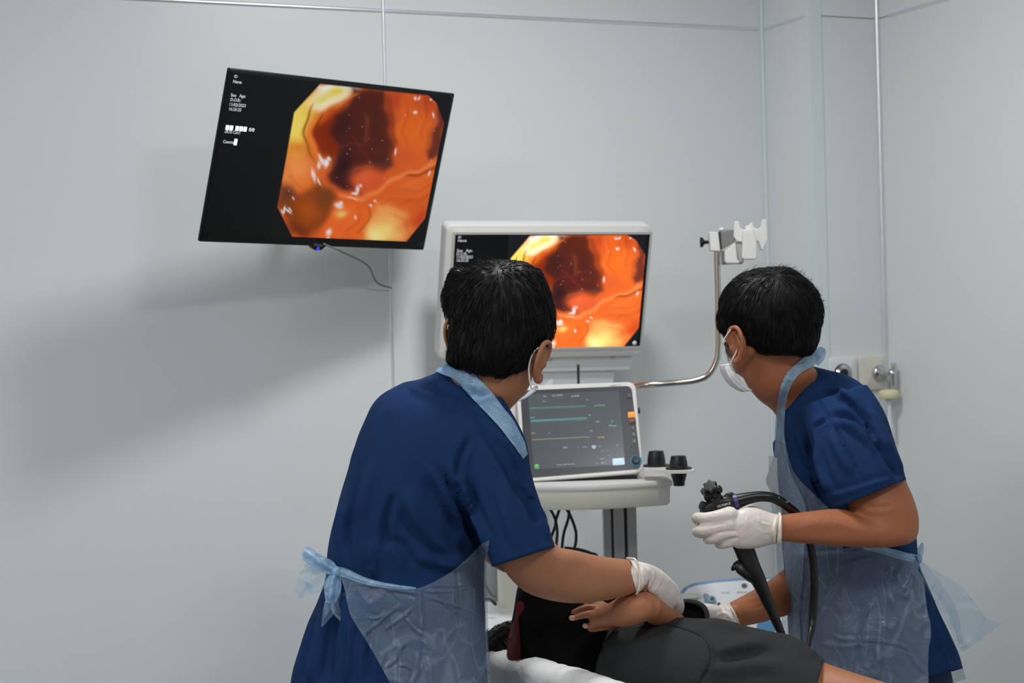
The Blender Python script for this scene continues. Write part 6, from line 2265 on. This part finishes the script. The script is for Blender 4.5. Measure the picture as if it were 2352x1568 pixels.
def knob(c, r, h, lobes, ax):
    u = nz(np.cross(ax, X))
    w = np.cross(ax, u)
    ph = np.linspace(0, 2 * math.pi, 72, endpoint=False)
    rr = 1 + .16 * np.cos(ph * lobes)
    rings = []
    for s_, z_ in ((.6, 0), (.95, .0), (1, h * .15), (1, h * .8), (.93, h), (.5, h * 1.02)):
        rings.append(c + ax * z_ + np.outer(np.cos(ph) * rr * r * s_, u) + np.outer(np.sin(ph) * rr * r * s_, w))
    return loft(rings)


obj('steering_wheel', knob(HP(480, 285, SD), .0165, .012, 5, kax), M_BLACK, en, auto=40)
obj('steering_wheel', knob(HP(500, 255, SD) + kax * .012, .0125, .010, 6, kax), mat('worn_black_plastic', (40, 41, 43), 0.35), en, auto=40)
obj('lock_lever', tube([HP(530, 230, SD - .01), HP(590, 205, SD - .012), HP(610, 235, SD - .010)], [.006, .0065, .0055], 12, 5, rounded=True), M_BLACK, en)
obj('head_stem', tube([HP(500, 300, SD), HP(560, 420, SD)], [.0145, .016], 18, 4, rounded=True), M_BLACK, en)
obj('valve_button', join(lathe(HP(390, 480, SD - .006), nz(A(-.8, -.3, .4)), [(.006, 0), (.0065, .004), (.0085, .005), (.0085, .010), (.003, .011)], 18)), M_BLACK, en, auto=40)
obj('valve_button', join(lathe(HP(400, 545, SD - .006), nz(A(-.9, -.3, .1)), [(.005, 0), (.0055, .004), (.0070, .005), (.0070, .008), (.003, .009)], 18)), M_BLACK, en, auto=40)
obj('switch', tube([HP(700, 335, SD), HP(760, 300, SD), HP(800, 315, SD), HP(820, 345, SD)], [.005, .0055, .005, .005], 12, 4, rounded=True), M_BLACK, en)
rc = HP(842, 410, SD)
rdir = nz(HP(900, 395, SD) - HP(800, 420, SD))
obj('purple_ring', lathe(rc - rdir * .0035, rdir, [(.0150, 0), (.0162, .0005), (.0162, .0075), (.0150, .008)], 28), mat('violet_band', (64, 52, 110), 0.4), en, auto=40)
obj('umbilical_tube', tube([HP(840, 405, SD), HP(980, 365, SD), HP(1120, 335, SD), HP(1260, 325, SD), HP(1400, 345, SD), HP(1530, 410, SD + .005), HP(1650, 500, SD + .02), HP(1760, 600, SD + .045), P(1852, 1220, 3.745), P(1864, 1270, 3.75), P(1869, 1330, 3.75), P(1868, 1390, 3.75), P(1864, 1440, 3.74), P(1857, 1480, 3.70), P(1850, 1530, 3.66), P(1850, 1620, 3.64)],
                           [.0145, .0125, .0108, .0100, .0096, .0094, .0092, .0090, .0086, .0084, .0082, .0080, .0070, .0050, .0045, .0045], 20, 8), M_TUBE, en)
for cx_, cy_, sz in ((1500, 345, .003), (1612, 410, .0032)):
    pass
obj('lettering', textmesh('OLYMPUS', HP(572, 494, SD - .0185), nz(HP(790, 425, SD) - HP(560, 485, SD)), Z, .0060, -CF, 1.0, 0.0, bold=.03), mat('white_lettering', (205, 205, 210), 0.5, ), en, smooth=False)
obj('tube_print', join(textmesh('II', HP(1490, 352, SD - .0102), X, Z, .0045, -CF, 1.0, 0.0, bold=.02), textmesh('CE', HP(1598, 418, SD - .0050), X, Z, .0045, -CF, 1.0, 0.0, bold=.02)), mat('grey_tube_lettering', (150, 150, 155), 0.5), en, smooth=False)
grip = remesh(join(sil([(1684, 1255, 1730, 1253, SD, .014, .014), (1697, 1280, 1739, 1276, SD, .014, .014), (1706, 1308, 1746, 1296, SD, .014, .014), (1722, 1333, 1757, 1322, SD, .013, .013), (1736, 1358, 1766, 1348, SD, .011, .011), (1748, 1382, 1775, 1374, SD, .009, .009), (1763, 1412, 1786, 1404, SD, .008, .008), (1776, 1438, 1797, 1432, SD, .0065, .0065), (1786, 1458, 1804, 1454, SD, .006, .006)], 5, 24),
                   tube([P(1712, 1316, SD), P(1700, 1308, SD), P(1693, 1298, SD)], [.010, .009, .0065], 16, 5, rounded=True),
                   tube([P(1728, 1326, SD), P(1716, 1318, SD), P(1700, 1305, SD)], [.011, .011, .008], 16, 5, rounded=True)), .0020, 3)
obj('grip', grip, M_BLACK, en)
obj('channel_cap', tube([P(1697, 1302, SD), P(1688, 1302, SD), P(1682, 1308, SD), P(1681, 1309, SD)], [.0062, .0062, .0035, .0015], 12, 5, rounded=True), M_BLACK, en)
obj('cap_strap', tube([P(1684, 1304, SD), P(1687, 1294, SD), P(1697, 1288, SD), P(1702, 1292, SD)], .0022, 10, 6, rounded=True), M_BLACK, en)
obj('insertion_tube', tube([P(1795, 1452, SD), P(1806, 1480, SD), P(1812, 1520, SD), P(1800, 1600, SD)], [.0065, .0060, .0058, .0058], 16, 6), M_TUBE, en)

# ================================================================== THE PATIENT
pt = thing('person', A(P(1600, 1600, 3.45)[0], 3.45, MZ), 'person lying on one side on the bed in black and charcoal clothes, bare forearm folded', 'person')
G_ROWS = [
    (1400, 1436, 1352, 1590, 3.585, .06, .08),
    (1425, 1420, 1392, 1640, 3.57, .085, .10),
    (1470, 1412, 1440, 1680, 3.55, .10, .12),
    (1530, 1413, 1500, 1712, 3.53, .115, .13),
    (1600, 1422, 1570, 1740, 3.505, .125, .13),
    (1650, 1424, 1630, 1762, 3.485, .128, .13),
    (1700, 1436, 1690, 1785, 3.46, .128, .13),
    (1760, 1450, 1750, 1800, 3.43, .125, .125),
    (1820, 1462, 1810, 1815, 3.40, .120, .12),
    (1868, 1492, 1850, 1825, 3.375, .11, .11),
    (1896, 1518, 1872, 1838, 3.355, .10, .10),
    (1925, 1535, 1895, 1850, 3.34, .10, .10)]
gar = remesh(sil(G_ROWS, 5, 64, 2.2), .0062, 3)
gA, gB = P(1893, 1517, 3.355), P(1876, 1572, 3.355)
gn = nz(np.cross(gB - gA, gA - EYE))
if gn @ (P(2100, 1560, 3.3) - gA) < 0:
    gn = -gn
GZ = lambda x, y: (1280 + x / 3.459, 1380 + y / 3.459)
gz = lambda pts: [GZ(*p) for p in pts]
gar = sculpt(gar, [
    (gz([(620, 215), (760, 195), (900, 190), (1020, 225), (1130, 270), (1190, 330)]), 5, -.007, 'step'),
    (gz([(1190, 330), (1215, 420), (1190, 520), (1120, 650)]), 5, -.007, 'step'),
    (gz([(740, 120), (860, 115), (960, 95), (1050, 120), (1190, 150)]), 8, .007),
    (gz([(960, 95), (1020, 130), (1050, 160)]), 5, -.005),
    (gz([(1200, 180), (1300, 150), (1400, 190), (1480, 230)]), 10, .007),
    (gz([(1210, 260), (1350, 230), (1500, 260), (1620, 300)]), 14, -.005),
    (gz([(1230, 420), (1400, 380), (1600, 310), (1800, 290)]), 14, .009),
    (gz([(1280, 470), (1500, 440), (1700, 400)]), 14, -.006),
    (gz([(1200, 560), (1400, 520), (1600, 500), (1800, 520)]), 14, .006),
    (gz([(1850, 300), (1960, 380), (2060, 440)]), 10, .005),
    (gz([(300, 600), (340, 480), (420, 350), (520, 240)]), 12, .006),
    (gz([(560, 180), (700, 160), (800, 170)]), 8, -.004),
    (gz([(380, 620), (460, 500), (600, 420)]), 16, -.004)])
Vs, Fs = gar
Vs = Vs + vnormals(Vs, Fs) * (0.0022 * nfield(Vs, (14, 14, 10), 5.1, 3))[:, None]
gar = snap(cut((Vs, Fs), lambda C_: ((C_ - gA) @ gn < 0) & (C_[:, 2] > MZ - .01)), gA, gn, lambda C_: C_[:, 2] > 0)
go = solid(obj('charcoal_garment', gar, M_GREY, pt), .002)
treeG = bvh(gar)


def seam(pts, tree, w=.0009, off=.0002):
    K = catmull(pts, 6)
    C_ = []
    for p in K:
        h = tree.ray_cast(Vector(EYE), Vector(ray(*p)).normalized())
        if h[0] is not None:
            d = (np.array(h[0]) - EYE) @ CF
            if not C_ or abs(d - C_[-1][1]) < .05:
                C_.append(P(p[0], p[1], d - off))
    return tube(C_, w, 6, 1)


obj('stitching', join(seam(gz([(620, 215), (760, 195), (900, 190), (1020, 225), (1130, 270), (1190, 330), (1215, 420), (1190, 520), (1120, 645)]), treeG),
                      seam(gz([(520, 190), (430, 260), (340, 380), (290, 480), (240, 620)]), treeG, .0012)), M_SEAM, go)
# opening of the sleeve: dark lining with a thick rim
rimp = [(1493, 1413), (1510, 1402), (1530, 1391), (1552, 1382), (1578, 1380), (1600, 1384), (1616, 1394), (1623, 1408), (1626, 1428)]
lowp = [(1496, 1428), (1514, 1430), (1532, 1430), (1550, 1432), (1568, 1436), (1584, 1440), (1598, 1444), (1612, 1446), (1628, 1446)]
Rk, Lk = catmull(rimp, 5), catmull(lowp, 5)
V, F = [], []
for i in range(len(Rk)):
    t = i / (len(Rk) - 1)
    for j in range(9):
        u = j / 8
        p = (1 - u) * Rk[i] + u * Lk[i]
        dd = 3.59 - .05 * u + .035 * math.sin(math.pi * u) - .05 * abs(t - .5)
        V.append(P(p[0], p[1], dd))
for i in range(len(Rk) - 1):
    for j in range(8):
        F.append((i * 9 + j, i * 9 + j + 1, (i + 1) * 9 + j + 1, (i + 1) * 9 + j))
lining = obj('sleeve_lining', (np.array(V), F), M_BLKC, go)
obj('sleeve_rim', tube([P(x, y, 3.592 - .05 * abs(i / 8 - .5)) for i, (x, y) in enumerate(rimp)], [.0022, .003, .0035, .0038, .0042, .0048, .005, .005, .0045], 10, 6, rounded=True), M_GREY, go)

B_ROWS = [
    (1232, 1275, 1330, 1280, 3.66, .05, .05),
    (1204, 1315, 1400, 1320, 3.655, .075, .075),
    (1188, 1350, 1440, 1365, 3.65, .085, .09),
    (1180, 1400, 1470, 1410, 3.65, .088, .10),
    (1170, 1450, 1470, 1450, 3.65, .088, .10),
    (1163, 1510, 1440, 1520, 3.645, .09, .10),
    (1160, 1580, 1410, 1590, 3.64, .09, .10),
    (1165, 1660, 1400, 1670, 3.64, .085, .10)]
blk = remesh(sil(B_ROWS, 5, 56, 2.3), .007, 3)
blk = sculpt(blk, [([(1400, 1440), (1340, 1470), (1300, 1530)], 16, .006), ([(1390, 1470), (1350, 1520), (1340, 1568)], 12, -.006), ([(1200, 1350), (1195, 1420), (1200, 1500)], 14, .004), ([(1250, 1390), (1240, 1450), (1250, 1520)], 16, -.005)])
blk = cut(blk, lambda C_: C_[:, 2] > MZ - .01)
bo = obj('black_top', blk, M_BLKC, pt)
treeB = bvh(blk)
stripe = join(drape([(1190, 1380, 1200, 1380), (1186, 1388, 1205, 1390), (1185, 1400, 1203, 1400), (1183, 1412, 1194, 1412), (1181, 1425, 1190, 1424), (1176, 1432, 1192, 1432), (1172, 1445, 1193, 1445), (1168, 1465, 1194, 1465), (1166, 1490, 1196, 1490), (1168, 1515, 1196, 1515)], 6, 60, treeB, .0028, 3.6, relax=1))
obj('red_print', stripe, M_RED, bo)
# body: torso, arm, hand, head, thighs and legs in one surface
phc = P(1224, 1536, 3.765)
pf = nz(A(.62, .72, .18))
pu = nz(A(-.72, .50, .35))
hdP, (hr3, hf3, hu3, hg3) = head_shape(phc, pf, pu, .94)
arm_rows = [P(1556, 1450, 3.59), P(1530, 1422, 3.54), P(1500, 1397, 3.49), P(1470, 1391, 3.458)]
arm = tube(arm_rows, [.028, .028, .0265, .027], 24, 6, rounded=True)
fore = tube([P(1492, 1393, 3.452), P(1468, 1392, 3.447), P(1435, 1404, 3.462), P(1402, 1412, 3.485), P(1375, 1418, 3.505)], [.024, .030, .028, .021, .017], 24, 6, rounded=True)
ovr = tube([P(1470, 1385, 3.50), P(1420, 1392, 3.53), P(1375, 1402, 3.535)], [.018, .020, .014], 18, 6, rounded=True)
palm = ellipsoid(P(1392, 1420, 3.515), nz(A(1, 0, .12)), CF, Z, .026, .013, .015, 24, 14)
fpt = [([P(1388, 1408, 3.515), P(1362, 1408, 3.508), P(1338, 1413, 3.508), P(1315, 1420, 3.510)], [.0095, .0088, .0082, .0068]),
       ([P(1405, 1429, 3.515), P(1382, 1431, 3.508), P(1360, 1436, 3.508), P(1343, 1438, 3.510)], [.0095, .0085, .0080, .0068]),
       ([P(1385, 1395, 3.530), P(1356, 1394, 3.528), P(1335, 1398, 3.528), P(1316, 1406, 3.530)], [.0090, .0085, .0078, .0064]),
       ([P(1410, 1438, 3.53), P(1390, 1441, 3.525), P(1370, 1444, 3.53), P(1355, 1446, 3.535)], [.0085, .0075, .0070, .0060]),
       ([P(1400, 1400, 3.54), P(1380, 1388, 3.545), P(1362, 1384, 3.55), P(1345, 1388, 3.555)], [.011, .010, .009, .0078])]
thigh = [(1860, 1500, 1838, 1830, 3.37, .09, .10), (1893, 1521, 1872, 1842, 3.355, .09, .095), (1960, 1545, 1946, 1862, 3.31, .088, .09), (2050, 1574, 2040, 1880, 3.24, .085, .085), (2160, 1625, 2150, 1905, 3.15, .08, .08), (2300, 1700, 2270, 1930, 3.03, .07, .07)]
thV = sil(thigh, 5, 40)
kneeP = P(2285, 1815, 3.03)
shin = tube([kneeP, kneeP + BD * .10 - BPn * .16, kneeP + BD * .30 - BPn * .26, kneeP + BD * .38 - BPn * .27 + Z * 0], [.062, .055, .042, .034], 24, 6, rounded=True)
sh_c = kneeP + BD * .38 - BPn * .27
foot = tube([sh_c, sh_c + BD * .06, sh_c + BD * .12 + BPn * .05], [.034, .034, .022], 20, 5, rounded=True)
bodyP = remesh(join(sil(inset(G_ROWS, .86, .82), 4, 40), sil(inset(B_ROWS, .84, .80), 4, 40), arm, fore, palm, *[tube(c_, r_, 14, 5, rounded=True) for c_, r_ in [(c9, [x9 * .84 for x9 in r9]) for c9, r9 in fpt]], hdP,
                    tube([phc, phc * .5 + P(1300, 1480, 3.68) * .5, P(1310, 1480, 3.66)], [.05, .052, .07], 24, 5, rounded=True), thV, shin, foot), .0042, 3)
bodyP = (np.maximum(bodyP[0], np.array([-9, -9, MZ + .001])), bodyP[1])
obj('body', bodyP, M_SKIN_C, pt)
for s_ in (1, -1):
    obj('ear', remesh(ear_shape(hg3(.070 * s_, 0, -.01), nz(hr3 * s_ - hf3 * .3), hf3, hu3, 1.0), .002, 2), M_SKIN_C, pt)
eyes(pt, hg3, hr3, hf3, hu3)
M_NAIL = mat('fingernail', (214, 164, 150), 0.25, coat=.3)
for (px, py, d) in ((1314, 1419, 3.5010), (1345, 1437, 3.5010)):
    obj('fingernail', ellipsoid(P(px, py, d + .0035), nz(A(1, 0, -.22)), CF, nz(A(.22, 0, 1)), .0062, .0030, .0050, 14, 8), M_NAIL, pt)
hcap = remesh(join(ellipsoid(hg3(0, -.022, .028), hr3, hf3, hu3, .084, .090, .090, 32, 20), ellipsoid(hg3(0, -.05, -.02), hr3, hf3, hu3, .066, .055, .06, 24, 14)), .005, 2)
hV, hF = hcap
hV = hV + vnormals(hV, hF) * (0.003 * nfield(hV, (50, 50, 25), 31.0, 3))[:, None]
fl3 = lambda p, n: nz(-hu3 + np.cross(n, hu3) * .3 - n * (-hu3 @ n))
ph_ = join((hV, hF), strands((hV, hF), 1200, .03, 25, fl3, lift=.005), strands((hV, hF), 300, .014, 26, lambda p, n: nz(n * .6 - hu3 * .4), lift=.008, width=.0006, jitter=.5))
ph_ = (np.maximum(ph_[0], np.array([-9, -9, MZ + .001])), ph_[1])
obj('hair', ph_, M_HAIR, pt)
print('objects', len(bpy.data.objects))
